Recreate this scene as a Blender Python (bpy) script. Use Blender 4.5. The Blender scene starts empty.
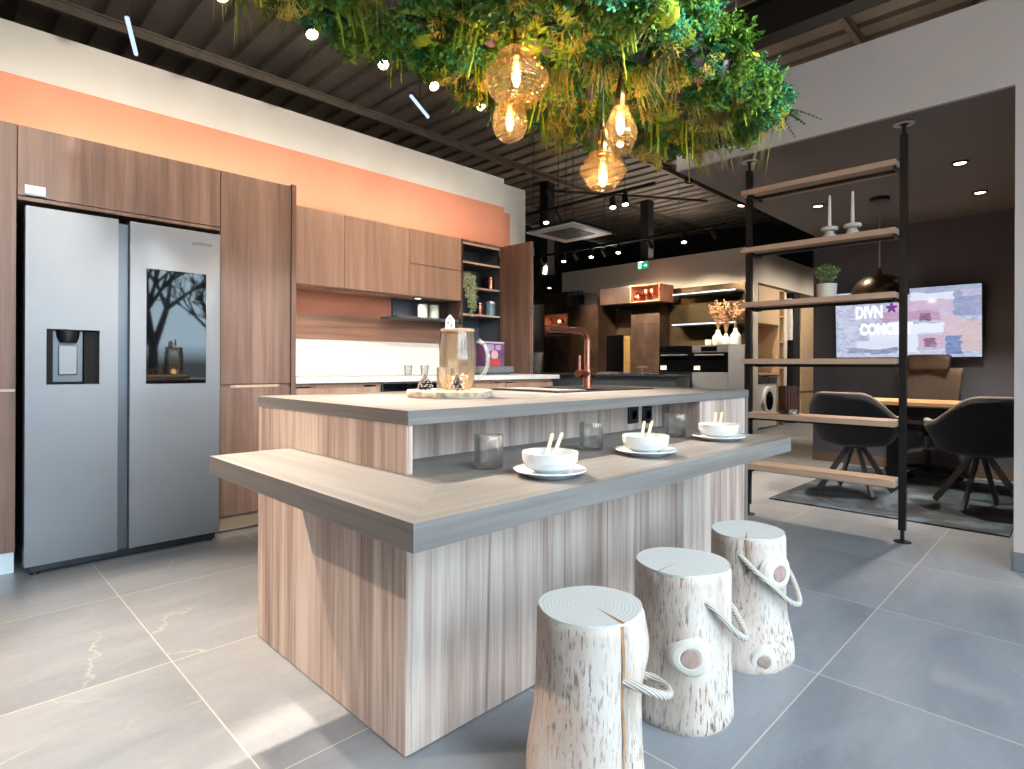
import bpy, bmesh, math, random
from mathutils import Vector, Matrix
random.seed(7)
S = bpy.context.scene
COL = S.collection
PI = math.pi

# ------------------------------------------------------------------ camera
FPX, CXP, CYP, EYE = 583.0, 512.0, 365.5, 1.03
YAW, ROLL = math.radians(45.0), math.radians(0.25)
_f = Vector((math.cos(YAW), math.sin(YAW), 0))
_r = Vector((math.sin(YAW), -math.cos(YAW), 0))
_u = Vector((0, 0, 1))
RGT = _r * math.cos(ROLL) + _u * math.sin(ROLL)
UPV = -_r * math.sin(ROLL) + _u * math.cos(ROLL)
cam_d = bpy.data.cameras.new('camera')
cam = bpy.data.objects.new('camera', cam_d)
COL.objects.link(cam)
cam.matrix_world = Matrix(((RGT.x, UPV.x, -_f.x, 0), (RGT.y, UPV.y, -_f.y, 0), (RGT.z, UPV.z, -_f.z, EYE), (0, 0, 0, 1)))
cam_d.sensor_width = 36
cam_d.lens = 36 * FPX / 1024
cam_d.shift_y = -(384.5 - CYP) / 1024
cam_d.clip_start = .05
S.camera = cam


def pix(x, y, X=None, Y=None, Z=None):
    """world point on a wall, floor or shelf plane, read off the photograph"""
    d = _f + RGT * ((x - CXP) / FPX) - UPV * ((y - CYP) / FPX)
    o = Vector((0, 0, EYE))
    if X is not None: t = X / d.x
    elif Y is not None: t = Y / d.y
    else: t = (Z - EYE) / d.z
    return o + d * t


# ------------------------------------------------------------------ objects
ORG = {}


class MB:
    def __init__(s): s.bm = bmesh.new()

    def _merge(s, t, M=None):
        if M is not None: bmesh.ops.transform(t, matrix=M, verts=t.verts)
        me = bpy.data.meshes.new('tmp'); t.to_mesh(me); t.free()
        s.bm.from_mesh(me); bpy.data.meshes.remove(me)

    def box(s, x0, x1, y0, y1, z0, z1, bev=0.0, seg=2, M=None):
        t = bmesh.new(); bmesh.ops.create_cube(t, size=1)
        c = Vector(((x0 + x1) / 2, (y0 + y1) / 2, (z0 + z1) / 2))
        for v in t.verts:
            v.co = Vector((v.co.x * abs(x1 - x0), v.co.y * abs(y1 - y0), v.co.z * abs(z1 - z0))) + c
        if bev > 0:
            bmesh.ops.bevel(t, geom=list(t.edges), offset=bev, segments=seg, affect='EDGES', profile=.5)
        s._merge(t, M); return s

    def prism(s, pts, z0, z1, bev=0.0, M=None):
        t = bmesh.new()
        vs = [t.verts.new((p[0], p[1], z0)) for p in pts]
        f = t.faces.new(vs)
        r = bmesh.ops.extrude_face_region(t, geom=[f])
        for g in r['geom']:
            if isinstance(g, bmesh.types.BMVert): g.co.z = z1
        bmesh.ops.recalc_face_normals(t, faces=list(t.faces))
        if bev > 0:
            bmesh.ops.bevel(t, geom=list(t.edges), offset=bev, segments=2, affect='EDGES', profile=.5)
        s._merge(t, M); return s

    def lathe(s, prof, cx=0, cy=0, cz=0, seg=32, M=None, rfun=None):
        if seg >= 12: seg = max(seg, 20)
        t = bmesh.new(); rings = []
        for i, (r, z) in enumerate(prof):
            if r < 1e-6: rings.append([t.verts.new((0, 0, z))]); continue
            ring = []
            for k in range(seg):
                a = 2 * PI * k / seg
                rr = r * (rfun(a, z) if rfun else 1)
                ring.append(t.verts.new((rr * math.cos(a), rr * math.sin(a), z)))
            rings.append(ring)
        for A, B in zip(rings, rings[1:]):
            for k in range(seg):
                q = [A[k % len(A)], A[(k + 1) % len(A)], B[(k + 1) % len(B)], B[k % len(B)]]
                u = []
                for v in q:
                    if v not in u: u.append(v)
                if len(u) > 2:
                    try: t.faces.new(u)
                    except ValueError: pass
        bmesh.ops.recalc_face_normals(t, faces=list(t.faces))
        bmesh.ops.translate(t, vec=(cx, cy, cz), verts=t.verts)
        s._merge(t, M); return s

    def cyl(s, p0, p1, r0, r1=None, seg=16):
        if seg >= 8: seg = max(seg, 20)
        p0, p1 = Vector(p0), Vector(p1); r1 = r0 if r1 is None else r1
        d = p1 - p0
        q = d.to_track_quat('Z', 'Y').to_matrix().to_4x4()
        s.lathe([(0, 0), (r0, 0), (r1, d.length), (0, d.length)], seg=seg, M=Matrix.Translation(p0) @ q)
        return s

    def tube(s, pts, r, seg=8, closed=False, cap=True):
        if seg >= 8: seg = max(seg, 20)
        pts = [Vector(p) for p in pts]; n = len(pts); t = bmesh.new(); rings = []; prev = None
        for i, p in enumerate(pts):
            a = pts[i - 1] if (i > 0 or closed) else p
            b = pts[(i + 1) % n] if (i < n - 1 or closed) else p
            d = (b - a).normalized()
            if prev is None:
                prev = d.orthogonal().normalized()
            prev = (prev - d * prev.dot(d))
            prev = prev.normalized() if prev.length > 1e-6 else d.orthogonal().normalized()
            w = d.cross(prev)
            rr = r[i] if isinstance(r, (list, tuple)) else r
            rings.append([t.verts.new(p + (prev * math.cos(2 * PI * k / seg) + w * math.sin(2 * PI * k / seg)) * rr) for k in range(seg)])
        for i in range(n if closed else n - 1):
            A, B = rings[i], rings[(i + 1) % n]
            for k in range(seg): t.faces.new((A[k], A[(k + 1) % seg], B[(k + 1) % seg], B[k]))
        if cap and not closed:
            t.faces.new(rings[0][::-1]); t.faces.new(rings[-1])
        bmesh.ops.recalc_face_normals(t, faces=list(t.faces))
        s._merge(t); return s

    def ball(s, c, rx, ry=None, rz=None, seg=16, rings=10, M=None):
        t = bmesh.new(); bmesh.ops.create_uvsphere(t, u_segments=seg, v_segments=rings, radius=1)
        ry = rx if ry is None else ry; rz = rx if rz is None else rz
        for v in t.verts: v.co = Vector((v.co.x * rx, v.co.y * ry, v.co.z * rz)) + Vector(c)
        s._merge(t, M); return s

    def face(s, pts):
        vs = [s.bm.verts.new(p) for p in pts]; s.bm.faces.new(vs); return s

    def mesh(s, name, mat, off=None, sharp=20, smooth=True):
        if off is not None: bmesh.ops.translate(s.bm, vec=-Vector(off), verts=s.bm.verts)
        me = bpy.data.meshes.new(name); s.bm.to_mesh(me); s.bm.free()
        me.materials.append(mat)
        if smooth:
            me.polygons.foreach_set('use_smooth', [True] * len(me.polygons))
            me.set_sharp_from_angle(angle=math.radians(sharp))
        return me

    def build(s, name, mat, parent=None, label=None, sharp=20, smooth=True):
        off = ORG.get(parent.name) if parent is not None else None
        o = bpy.data.objects.new(name, s.mesh(name, mat, off, sharp, smooth)); COL.objects.link(o)
        if parent is not None:
            o.parent = parent; ORG[o.name] = off if off is not None else Vector((0, 0, 0))
        if label: o['label'] = label
        return o


def thing(name, label, cat, loc=(0, 0, 0), group=None, rotz=0.0, world=True):
    """an Empty at the base of a thing; with world=True its parts are given in room coordinates"""
    o = bpy.data.objects.new(name, None); COL.objects.link(o); o.empty_display_size = .05
    o.location = loc; o.rotation_euler = (0, 0, rotz); o['label'] = label; o['category'] = cat
    if group: o['group'] = group
    ORG[o.name] = Vector(loc) if world else Vector((0, 0, 0))
    return o


def solo(name, mb, mat, label, cat, group=None, base=None, **k):
    """a thing that is one mesh; its origin is moved to its base"""
    if base is None:
        vs = [v.co for v in mb.bm.verts]
        base = Vector(((min(v.x for v in vs) + max(v.x for v in vs)) / 2, (min(v.y for v in vs) + max(v.y for v in vs)) / 2, min(v.z for v in vs)))
    o = bpy.data.objects.new(name, mb.mesh(name, mat, base, **k)); COL.objects.link(o); o.location = base
    ORG[o.name] = Vector(base)
    o['label'] = label; o['category'] = cat
    if group: o['group'] = group
    return o


def struct(name, mb, mat, label=None, parent=None, **k):
    o = mb.build(name, mat, parent, **k)
    if parent is None: o['kind'] = 'structure'
    if label: o['label'] = label
    return o


def dup(root, loc, rotz=None, label=None, group=None):
    r = root.copy(); COL.objects.link(r); r.location = loc
    if rotz is not None: r.rotation_euler = (0, 0, rotz)
    if label: r['label'] = label
    if group: r['group'] = group
    for ch in list(root.children):
        c = ch.copy()
        if c.data is None: pass
        COL.objects.link(c); c.parent = r
        for g in list(ch.children):
            d = g.copy(); COL.objects.link(d); d.parent = c
    return r


def words(name, body, size, mat, M, parent=None, align='CENTER', depth=.0004, squeeze=1.0, bold=0.0):
    cu = bpy.data.curves.new(name, 'FONT'); cu.body = body; cu.size = size; cu.extrude = depth; cu.offset = bold
    cu.align_x = align; cu.align_y = 'CENTER'
    cu.materials.append(mat)
    tmp = bpy.data.objects.new(name, cu); COL.objects.link(tmp)
    bpy.context.view_layer.update()
    me = bpy.data.meshes.new_from_object(tmp.evaluated_get(bpy.context.evaluated_depsgraph_get()))
    bpy.data.objects.remove(tmp); bpy.data.curves.remove(cu); me.name = name
    o = bpy.data.objects.new(name, me); COL.objects.link(o)
    if not me.materials: me.materials.append(mat)
    off = ORG.get(parent.name, Vector((0, 0, 0))) if parent else Vector((0, 0, 0))
    o.matrix_local = Matrix.Translation(-off) @ M @ Matrix.Diagonal((squeeze, 1, 1, 1))
    if parent: o.parent = parent
    return o


def frame_on(origin, xdir, updir):
    x = Vector(xdir).normalized(); y = Vector(updir).normalized(); z = x.cross(y)
    return Matrix(((x.x, y.x, z.x, origin[0]), (x.y, y.y, z.y, origin[1]), (x.z, y.z, z.z, origin[2]), (0, 0, 0, 1)))


# ------------------------------------------------------------------ materials
def lin(h):
    h = h.lstrip('#'); v = [int(h[i:i + 2], 16) / 255 for i in (0, 2, 4)]
    return tuple((c / 12.92 if c <= .04045 else ((c + .055) / 1.055) ** 2.4) for c in v) + (1,)


class NT:
    def __init__(s, name):
        s.m = bpy.data.materials.new(name); s.m.use_nodes = True
        s.t = s.m.node_tree; s.t.nodes.clear()
        s.out = s.n('ShaderNodeOutputMaterial')

    def n(s, typ, **k):
        nd = s.t.nodes.new(typ)
        for a, b in k.items():
            if a.startswith('i_'):
                key = a[2:]
                key = int(key) if key.isdigit() else key.replace('_', ' ')
                nd.inputs[key].default_value = b
            else: setattr(nd, a, b)
        return nd

    def l(s, a, b): s.t.links.new(a, b)

    def coords(s, scale=(1, 1, 1), rot=(0, 0, 0), kind='Object'):
        tc = s.n('ShaderNodeTexCoord'); mp = s.n('ShaderNodeMapping')
        mp.inputs['Scale'].default_value = scale; mp.inputs['Rotation'].default_value = rot
        s.l(tc.outputs[kind], mp.inputs[0]); return mp.outputs[0]

    def noise(s, vec, scale, detail=4, rough=.55, dist=0.0):
        nd = s.n('ShaderNodeTexNoise'); nd.inputs['Scale'].default_value = scale
        nd.inputs['Detail'].default_value = detail; nd.inputs['Roughness'].default_value = rough
        nd.inputs['Distortion'].default_value = dist
        s.l(vec, nd.inputs['Vector']); return nd.outputs['Fac']

    def ramp(s, fac, stops, interp='LINEAR'):
        nd = s.n('ShaderNodeValToRGB'); cr = nd.color_ramp; cr.interpolation = interp
        while len(cr.elements) < len(stops): cr.elements.new(.5)
        for e, (p, c) in zip(cr.elements, stops):
            e.position = p; e.color = lin(c) if isinstance(c, str) else c
        s.l(fac, nd.inputs[0]); return nd.outputs[0]

    def mix(s, fac, a, b, mode='MIX'):
        nd = s.n('ShaderNodeMix', data_type='RGBA', blend_type=mode)
        for sock, v in ((nd.inputs[0], fac), (nd.inputs[6], a), (nd.inputs[7], b)):
            if hasattr(v, 'is_linked'): s.l(v, sock)
            else: sock.default_value = lin(v) if isinstance(v, str) else v
        return nd.outputs[2]

    def math(s, op, a, b=0.0, c=0.0):
        nd = s.n('ShaderNodeMath', operation=op)
        for i, v in enumerate((a, b, c)):
            if hasattr(v, 'is_linked'): s.l(v, nd.inputs[i])
            else: nd.inputs[i].default_value = v
        return nd.outputs[0]

    def bsdf(s, color=None, rough=.5, metal=0.0, **k):
        b = s.n('ShaderNodeBsdfPrincipled')
        for key, v in (('Base Color', color), ('Roughness', rough), ('Metallic', metal)):
            if v is None: continue
            if hasattr(v, 'is_linked'): s.l(v, b.inputs[key])
            else: b.inputs[key].default_value = lin(v) if isinstance(v, str) else v
        for key, v in k.items():
            key = key.replace('_', ' ')
            if hasattr(v, 'is_linked'): s.l(v, b.inputs[key])
            else: b.inputs[key].default_value = v
        s.l(b.outputs[0], s.out.inputs[0]); return b

    def bump(s, b, h, strength=.2, dist=.002):
        nd = s.n('ShaderNodeBump'); nd.inputs['Strength'].default_value = strength; nd.inputs['Distance'].default_value = dist
        s.l(h, nd.inputs['Height']); s.l(nd.outputs[0], b.inputs['Normal'])


def plain(name, col, rough=.5, metal=0.0, var=.06, vscale=9.0, bump=0.0, **k):
    t = NT(name); v = t.coords()
    n = t.noise(v, vscale, 3)
    c = lin(col)
    d = tuple(max(0, x * (1 - var * 1.6)) for x in c[:3]) + (1,)
    e = tuple(min(1, x * (1 + var)) for x in c[:3]) + (1,)
    b = t.bsdf(t.ramp(n, [(.3, d), (.7, e)]), rough, metal, **k)
    if bump: t.bump(b, t.noise(v, vscale * 12, 3), bump)
    return t.m


def glow(name, col, strength):
    t = NT(name); e = t.n('ShaderNodeEmission'); e.inputs[0].default_value = lin(col); e.inputs[1].default_value = strength
    t.l(e.outputs[0], t.out.inputs[0]); return t.m


def wood(name, dark, mid, light, axis='Z', rough=.45, fine=70.0, wide=9.0, along=1.0, contrast=1.0, streak=None, bump=.05):
    """straight-grained board; axis is the direction of the grain"""
    t = NT(name)
    k = 'XYZ'.index(axis)
    def sc(a, b): v = [a, a, a]; v[k] = b; return tuple(v)
    w = t.noise(t.coords(sc(wide, .55 * along)), 1, 5, .6, .6)
    f = t.noise(t.coords(sc(fine, 1.6 * along)), 1, 3, .6)
    s3 = t.noise(t.coords(sc(fine * .35, 1.1 * along)), 1, 4, .65, .3)
    h = t.math('ADD', t.math('MULTIPLY', w, .62), t.math('ADD', t.math('MULTIPLY', f, .16), t.math('MULTIPLY', s3, .22)))
    g = .13 / contrast
    c = t.ramp(h, [(.5 - g, dark), (.5, mid), (.5 + g, light)])
    if streak:
        st = t.noise(t.coords(sc(wide * 1.9, .5 * along)), 1, 3, .5, .8)
        c = t.mix(t.ramp(st, [(.60, (0, 0, 0, 1)), (.70, (.75, .75, .75, 1))]), c, streak)
    b = t.bsdf(c, rough)
    b.inputs['Specular IOR Level'].default_value = .35
    if bump: t.bump(b, h, bump, .001)
    return t.m


M = {}
M['walnut'] = wood('walnut_veneer', '#533d33', '#6c5245', '#84675a', 'Z', .42, 85, 11, contrast=.85)
M['oakwall'] = wood('wall_cabinet_oak', '#86685a', '#9d7d6b', '#b0917e', 'Z', .45, 80, 10, contrast=.85)
M['island'] = wood('island_grained_oak', '#8b7368', '#b39d90', '#c9b7ab', 'Z', .5, 95, 14, contrast=1.25, streak='#80695c')
M['splashwood'] = wood('oak_rail', '#694d3e', '#8a6654', '#a07d68', 'X', .45, 80, 12, streak='#5a3c2c')
M['topx'] = wood('grey_oak_worktop_long', '#57534f', '#6f6a66', '#858079', 'X', .4, 95, 20, contrast=.8)
M['topy'] = wood('grey_oak_worktop_cross', '#57534f', '#6f6a66', '#858079', 'Y', .4, 95, 20, contrast=.8)
M['topz'] = wood('grey_oak_worktop_upright', '#57534f', '#6f6a66', '#858079', 'Z', .4, 95, 20, contrast=.8)
M['shelfwood'] = wood('pale_shelf_oak', '#967a66', '#b1947d', '#c4a993', 'Y', .5, 80, 12, contrast=.7)
M['deskwood'] = wood('desk_oak', '#a27b55', '#bd9468', '#cfa97d', 'Y', .45, 80, 12, contrast=.7)
M['bamboo'] = wood('pale_stick_wood', '#cdb487', '#dfc99c', '#ead8b0', 'Z', .5, 200, 30)
M['rust'] = None
M['steel'] = plain('fridge_steel', '#737476', .46, .75, .03, 3)
M['steel_dark'] = plain('dark_steel', '#54585d', .38, .8, .05)
M['black'] = plain('black_plastic', '#101113', .35, 0, .1)
M['blackmetal'] = plain('black_powder_metal', '#191919', .45, .3, .1)
M['blackglass'] = plain('black_gloss_glass', '#07080a', .025, 0, .1)
M['charcoal'] = plain('charcoal_paint', '#53555e', .7, 0, .04, 2)
M['soffit'] = plain('dark_taupe_paint', '#6f6965', .75, 0, .05, 2)
M['beige'] = plain('warm_white_paint', '#d6cdc0', .8, 0, .02, 2)
M['rightwall'] = plain('pale_grey_plaster', '#b9b0ac', .8, 0, .03, 1.5)
M['whitetop'] = plain('white_worktop', '#d8d5d0', .35, 0, .02)
M['splash'] = plain('cream_splashback', '#d9d2c8', .4, 0, .02)
M['grey'] = plain('mid_grey_lacquer', '#6c7076', .45, 0, .04)
M['bluegrey'] = plain('blue_grey_lacquer', '#69747e', .45, 0, .04)
M['copper'] = plain('brushed_copper', '#c4806a', .24, 1.0, .04)
M['copperpaint'] = plain('copper_lacquer', '#b07a5e', .4, .5, .08)
M['ceramic'] = plain('white_ceramic', '#d2d3d2', .22, 0, .02)
M['chalk'] = plain('chalk_ceramic', '#c9c2b8', .85, 0, .06, 30, .1)
M['cream'] = plain('cream_enamel', '#d9d8c8', .4, 0, .03)
M['candle'] = plain('candle_wax', '#d8cfc8', .5, 0, .03)
M['whiteplastic'] = plain('white_plastic', '#dcdcd8', .4, 0, .02)
M['rope'] = None
M['deck'] = plain('dark_roof_deck', '#8a7e73', .6, .1, .2, 1.2)
M['beam'] = plain('black_steelwork', '#141313', .6, 0, .1)
M['purlin'] = plain('primed_purlin', '#75675a', .6, 0, .15)
M['darkwall'] = plain('black_upper_wall', '#15161a', .8, 0, .1)
M['velvet'] = plain('charcoal_velvet', '#14191d', .85, 0, .12, 14, .1, Sheen_Weight=.2)
M['velvettrim'] = plain('grey_velvet_edge', '#77706a', .85, 0, .1, 14)
M['legsteel'] = plain('grey_leg_steel', '#5c5a5a', .45, .3, .08)
M['meshback'] = plain('brown_mesh_fabric', '#5d4d42', .8, 0, .1, 60, .1)
M['brass'] = plain('dark_bronze', '#8a7450', .24, 1.0, .06)
M['jarlid'] = plain('pale_jar_lid', '#c7cdcd', .35, .3, .04)
M['brownglass'] = plain('ribbed_brown_glass', '#4b2a1d', .25, .2, .15)
M['plinth'] = plain('plinth_metal', '#a8927a', .35, .5, .05)
M['whiteplinth'] = plain('white_plinth', '#c9ccce', .4, .3, .03)
M['olive'] = plain('ochre_panel', '#80683c', .5, 0, .1)
M['sage'] = plain('dusty_sage_leaf', '#bcc79c', .7, 0, .2, 40)
M['potplant'] = plain('pale_green_leaf', '#7f9a6c', .65, 0, .25, 50)
M['dryflower'] = plain('dried_orange_blossom', '#bd8f6c', .8, 0, .25, 40)
M['stem'] = plain('dry_stem', '#8a7348', .8, 0, .2)
M['cone'] = plain('pinecone_scale', '#4e3d35', .8, 0, .35, 60)
M['conetip'] = plain('frosted_cone_tip', '#b5a79b', .85, 0, .2, 60)
M['ink'] = plain('dark_ink', '#2b2b2e', .6)
M['linen'] = plain('white_linen', '#d8d3ca', .85, 0, .05, 20)
M['lampglow'] = glow('spot_lamp_glow', '#ffe2b8', 38)
M['smallglow'] = glow('down_lamp_glow', '#ffdcae', 14)
M['filament'] = glow('filament_glow', '#ffb45e', 45)
M['stripglow'] = glow('shelf_strip_glow', '#eef3ff', 1.6)
M['candleglow'] = glow('tealight_glow', '#ffc88c', 2.2)
M['green_sign'] = glow('exit_sign_green', '#1fa27a', 1.1)
M['white_sign'] = glow('exit_sign_white', '#d8fff2', 1.5)


def glass(name, col='#ffffff', rough=0.0, ior=1.45, tint=1.0, body=0.0):
    """thin clear glass: see-through straight on, mirror-like at a grazing angle"""
    t = NT(name)
    tr = t.n('ShaderNodeBsdfTransparent'); tr.inputs[0].default_value = lin(col)
    gl = t.n('ShaderNodeBsdfGlossy'); gl.inputs['Roughness'].default_value = max(rough, .03)
    lw = t.n('ShaderNodeLayerWeight'); lw.inputs[0].default_value = .35
    mx = t.n('ShaderNodeMixShader')
    f = t.math('MULTIPLY_ADD', lw.outputs['Facing'], .55, .05)
    f2 = t.math('MULTIPLY', lw.outputs['Fresnel'], 1.0)
    ff = t.math('MINIMUM', t.math('MAXIMUM', f2, t.math('MULTIPLY', t.math('POWER', lw.outputs['Facing'], 2.5), .4)), .8)
    t.l(ff, mx.inputs[0]); t.l(tr.outputs[0], mx.inputs[1]); t.l(gl.outputs[0], mx.inputs[2])
    last = mx
    if body > 0:
        df = t.n('ShaderNodeBsdfTranslucent'); df.inputs[0].default_value = lin(col)
        m2 = t.n('ShaderNodeMixShader'); m2.inputs[0].default_value = body
        t.l(mx.outputs[0], m2.inputs[1]); t.l(df.outputs[0], m2.inputs[2]); last = m2
    t.l(last.outputs[0], t.out.inputs[0]); return t.m


M['glass'] = glass('clear_glass', '#f8fafa', .02, body=.12)
M['smoke'] = glass('smoky_tumbler_glass', '#f6f5f3', .03, body=.07)
M['amberglass'] = glass('amber_glass', '#faefdc', .03, body=.03)
M['jugglass'] = glass('lustre_jug_glass', '#fdf7ee', .08, body=.05)
def m_pendant():
    t = NT('ribbed_amber_glass')
    tr = t.n('ShaderNodeBsdfTransparent'); tr.inputs[0].default_value = lin('#f0dcba')
    gl = t.n('ShaderNodeBsdfGlossy'); gl.inputs['Roughness'].default_value = .05; gl.inputs[0].default_value = lin('#fff0d8')
    tl = t.n('ShaderNodeBsdfTranslucent'); tl.inputs[0].default_value = lin('#ffe2b0')
    w = t.n('ShaderNodeTexWave', bands_direction='Z'); w.inputs['Scale'].default_value = 26; w.inputs['Distortion'].default_value = .4
    t.l(t.coords(), w.inputs[0])
    lw = t.n('ShaderNodeLayerWeight'); lw.inputs[0].default_value = .35
    m1 = t.n('ShaderNodeMixShader'); m2 = t.n('ShaderNodeMixShader')
    t.l(t.math('MULTIPLY_ADD', t.math('POWER', w.outputs['Fac'], 3.0), .10, .018), m1.inputs[0]); t.l(tr.outputs[0], m1.inputs[1]); t.l(tl.outputs[0], m1.inputs[2])
    t.l(t.math('MULTIPLY_ADD', t.math('POWER', lw.outputs['Facing'], 2.0), .6, .05), m2.inputs[0]); t.l(m1.outputs[0], m2.inputs[1]); t.l(gl.outputs[0], m2.inputs[2])
    t.l(m2.outputs[0], t.out.inputs[0]); return t.m
M['pendantglass'] = m_pendant()
M['pane'] = glass('window_glass', '#f4f8f8', .02)


def m_rust():
    t = NT('rusty_brown_panel'); v = t.coords((3, 3, 2))
    n = t.noise(v, 1, 6, .65, .4)
    b = t.bsdf(t.ramp(n, [(.3, '#261c16'), (.5, '#3f3026'), (.7, '#5a4737')]), .4, .25); return t.m
M['rust'] = m_rust()


def m_rope():
    t = NT('cotton_rope'); w = t.n('ShaderNodeTexWave'); w.inputs['Scale'].default_value = 45; w.inputs['Distortion'].default_value = 1
    t.l(t.coords((1, 1, 1.4), (.6, .5, .3)), w.inputs[0])
    b = t.bsdf(t.ramp(w.outputs['Fac'], [(0, '#948b80'), (1, '#c9c2b8')]), .9); t.bump(b, w.outputs['Fac'], .5, .003); return t.m
M['rope'] = m_rope()


def m_mirror():
    t = NT('smoked_mirror'); t.bsdf('#75664c', .16, .75); return t.m
M['mirror'] = m_mirror()


def m_floor():
    """large rectified slate-grey tiles, pale grout, chalky veins"""
    t = NT('slate_floor_tiles')
    tc = t.n('ShaderNodeTexCoord'); sp = t.n('ShaderNodeSeparateXYZ'); t.l(tc.outputs['Object'], sp.inputs[0])
    PX, PY, GX, GY, W = .757, .8012, .5985, 3.057, .0021
    def cell(c, p, o): return t.math('DIVIDE', t.math('SUBTRACT', c, o), p)
    cx, cy = cell(sp.outputs[0], PX, GX), cell(sp.outputs[1], PY, GY)
    def line(c, w):
        fr = t.math('FRACT', t.math('ADD', c, 100.0))
        return t.math('LESS_THAN', t.math('MINIMUM', fr, t.math('SUBTRACT', 1.0, fr)), w)
    grout = t.math('MAXIMUM', line(cx, W / PX), line(cy, W / PY))
    cid = t.n('ShaderNodeCombineXYZ'); t.l(t.math('FLOOR', cx), cid.inputs[0]); t.l(t.math('FLOOR', cy), cid.inputs[1])
    wn = t.n('ShaderNodeTexWhiteNoise', noise_dimensions='3D'); t.l(cid.outputs[0], wn.inputs[0])
    off = t.n('ShaderNodeVectorMath', operation='MULTIPLY_ADD'); t.l(wn.outputs['Color'], off.inputs[0]); off.inputs[1].default_value = (9, 9, 9)
    t.l(tc.outputs['Object'], off.inputs[2])
    vec = off.outputs[0]
    mp = t.n('ShaderNodeMapping'); mp.inputs['Rotation'].default_value = (0, 0, .6); mp.inputs['Scale'].default_value = (1.1, 3.2, 1); t.l(vec, mp.inputs[0])
    a = t.noise(mp.outputs[0], 1.3, 7, .62, .5)
    c = t.ramp(a, [(.28, '#6d7177'), (.5, '#80848a'), (.72, '#919396')])
    f = t.noise(vec, 38, 4, .7)
    c = t.mix(t.ramp(f, [(.45, (0, 0, 0, 1)), (.75, (.25, .25, .25, 1))]), c, '#999994')
    vo = t.n('ShaderNodeTexVoronoi', feature='DISTANCE_TO_EDGE'); vo.inputs['Scale'].default_value = .85
    wv = t.n('ShaderNodeVectorMath', operation='ADD'); t.l(vec, wv.inputs[0])
    nz = t.n('ShaderNodeTexNoise'); nz.inputs['Scale'].default_value = 2.2; nz.inputs['Detail'].default_value = 5; t.l(vec, nz.inputs['Vector'])
    sv = t.n('ShaderNodeVectorMath', operation='SCALE'); t.l(nz.outputs['Color'], sv.inputs[0]); sv.inputs['Scale'].default_value = .75
    t.l(sv.outputs[0], wv.inputs[1]); t.l(wv.outputs[0], vo.inputs['Vector'])
    vein = t.math('MULTIPLY', t.ramp(vo.outputs['Distance'], [(0, (1, 1, 1, 1)), (.006, (0, 0, 0, 1))]), t.ramp(t.noise(vec, 1.6, 2), [(.5, (0, 0, 0, 1)), (.62, (.7, .7, .7, 1))]))
    c = t.mix(vein, c, '#b5b1a8')
    c = t.mix(grout, c, '#bcb5a8')
    r = t.math('MULTIPLY_ADD', a, .25, .2)
    b = t.bsdf(c, r); b.inputs['Specular IOR Level'].default_value = .5
    h = t.math('SUBTRACT', t.math('MULTIPLY', a, .4), grout)
    t.bump(b, h, .12, .002)
    return t.m
M['floor'] = m_floor()


def m_paint(name, xmax, zmax):
    """wall painted terracotta below a level line and cream above it"""
    t = NT(name); tc = t.n('ShaderNodeTexCoord'); sp = t.n('ShaderNodeSeparateXYZ'); t.l(tc.outputs['Object'], sp.inputs[0])
    k = t.math('MULTIPLY', t.math('LESS_THAN', sp.outputs[2], zmax), t.math('LESS_THAN', sp.outputs[0], xmax))
    n = t.noise(t.coords(), 2.5, 3)
    white = t.ramp(n, [(.3, '#bdb5a9'), (.7, '#c6beb2')]); orange = t.ramp(n, [(.3, '#c17c60'), (.7, '#c88468')])
    t.bsdf(t.mix(k, white, orange), .8); return t.m


def m_log():
    """barked, limewashed trunk: pale wood with dark flecks running upwards"""
    t = NT('limewashed_log')
    n1 = t.noise(t.coords((6, 6, 1.4)), 1, 4, .6, .5)
    c = t.ramp(n1, [(.3, '#a28a78'), (.48, '#c1b2a6'), (.7, '#d0c5bb')])
    n2 = t.noise(t.coords((150, 150, 26)), 1, 4, .6, .4)
    n3 = t.noise(t.coords((4, 4, 3)), 1, 3)
    fl = t.math('MULTIPLY', t.ramp(n2, [(.535, (0, 0, 0, 1)), (.63, (1, 1, 1, 1))]), t.ramp(n3, [(.36, (.2, .2, .2, 1)), (.55, (1, 1, 1, 1))]))
    c = t.mix(fl, c, '#6a5444')
    n4 = t.noise(t.coords((9, 9, 1.0)), 1, 4, .6, 1.0)
    c = t.mix(t.ramp(n4, [(.55, (0, 0, 0, 1)), (.7, (.75, .75, .75, 1))]), c, '#b8977c')
    b = t.bsdf(c, .7); t.bump(b, t.math('SUBTRACT', n1, t.math('MULTIPLY', fl, .5)), .35, .006); return t.m
M['log'] = m_log()


def m_rings():
    t = NT('sawn_log_end')
    v = t.coords((1, 1, 1))
    nz = t.n('ShaderNodeTexNoise'); nz.inputs['Scale'].default_value = 7; t.l(v, nz.inputs['Vector'])
    w = t.n('ShaderNodeTexWave', wave_type='RINGS', rings_direction='Z'); w.inputs['Scale'].default_value = 33
    w.inputs['Distortion'].default_value = 2.4; w.inputs['Detail'].default_value = 2; w.inputs['Detail Scale'].default_value = 1.5
    t.l(v, w.inputs[0])
    c = t.ramp(w.outputs['Fac'], [(0, '#b9b5ae'), (.5, '#c7c4bd'), (1, '#cbc8c2')])
    c = t.mix(t.ramp(nz.outputs['Fac'], [(.5, (0, 0, 0, 1)), (.75, (.35, .35, .35, 1))]), c, '#b9b09f')
    b = t.bsdf(c, .65); t.bump(b, w.outputs['Fac'], .05, .001); return t.m
M['rings'] = m_rings()
M['knot'] = plain('log_knot', '#9c8276', .7, 0, .3, 25, .2)
M['knotrim'] = plain('log_knot_collar', '#c9bfb2', .7, 0, .06, 15, .2)
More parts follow.
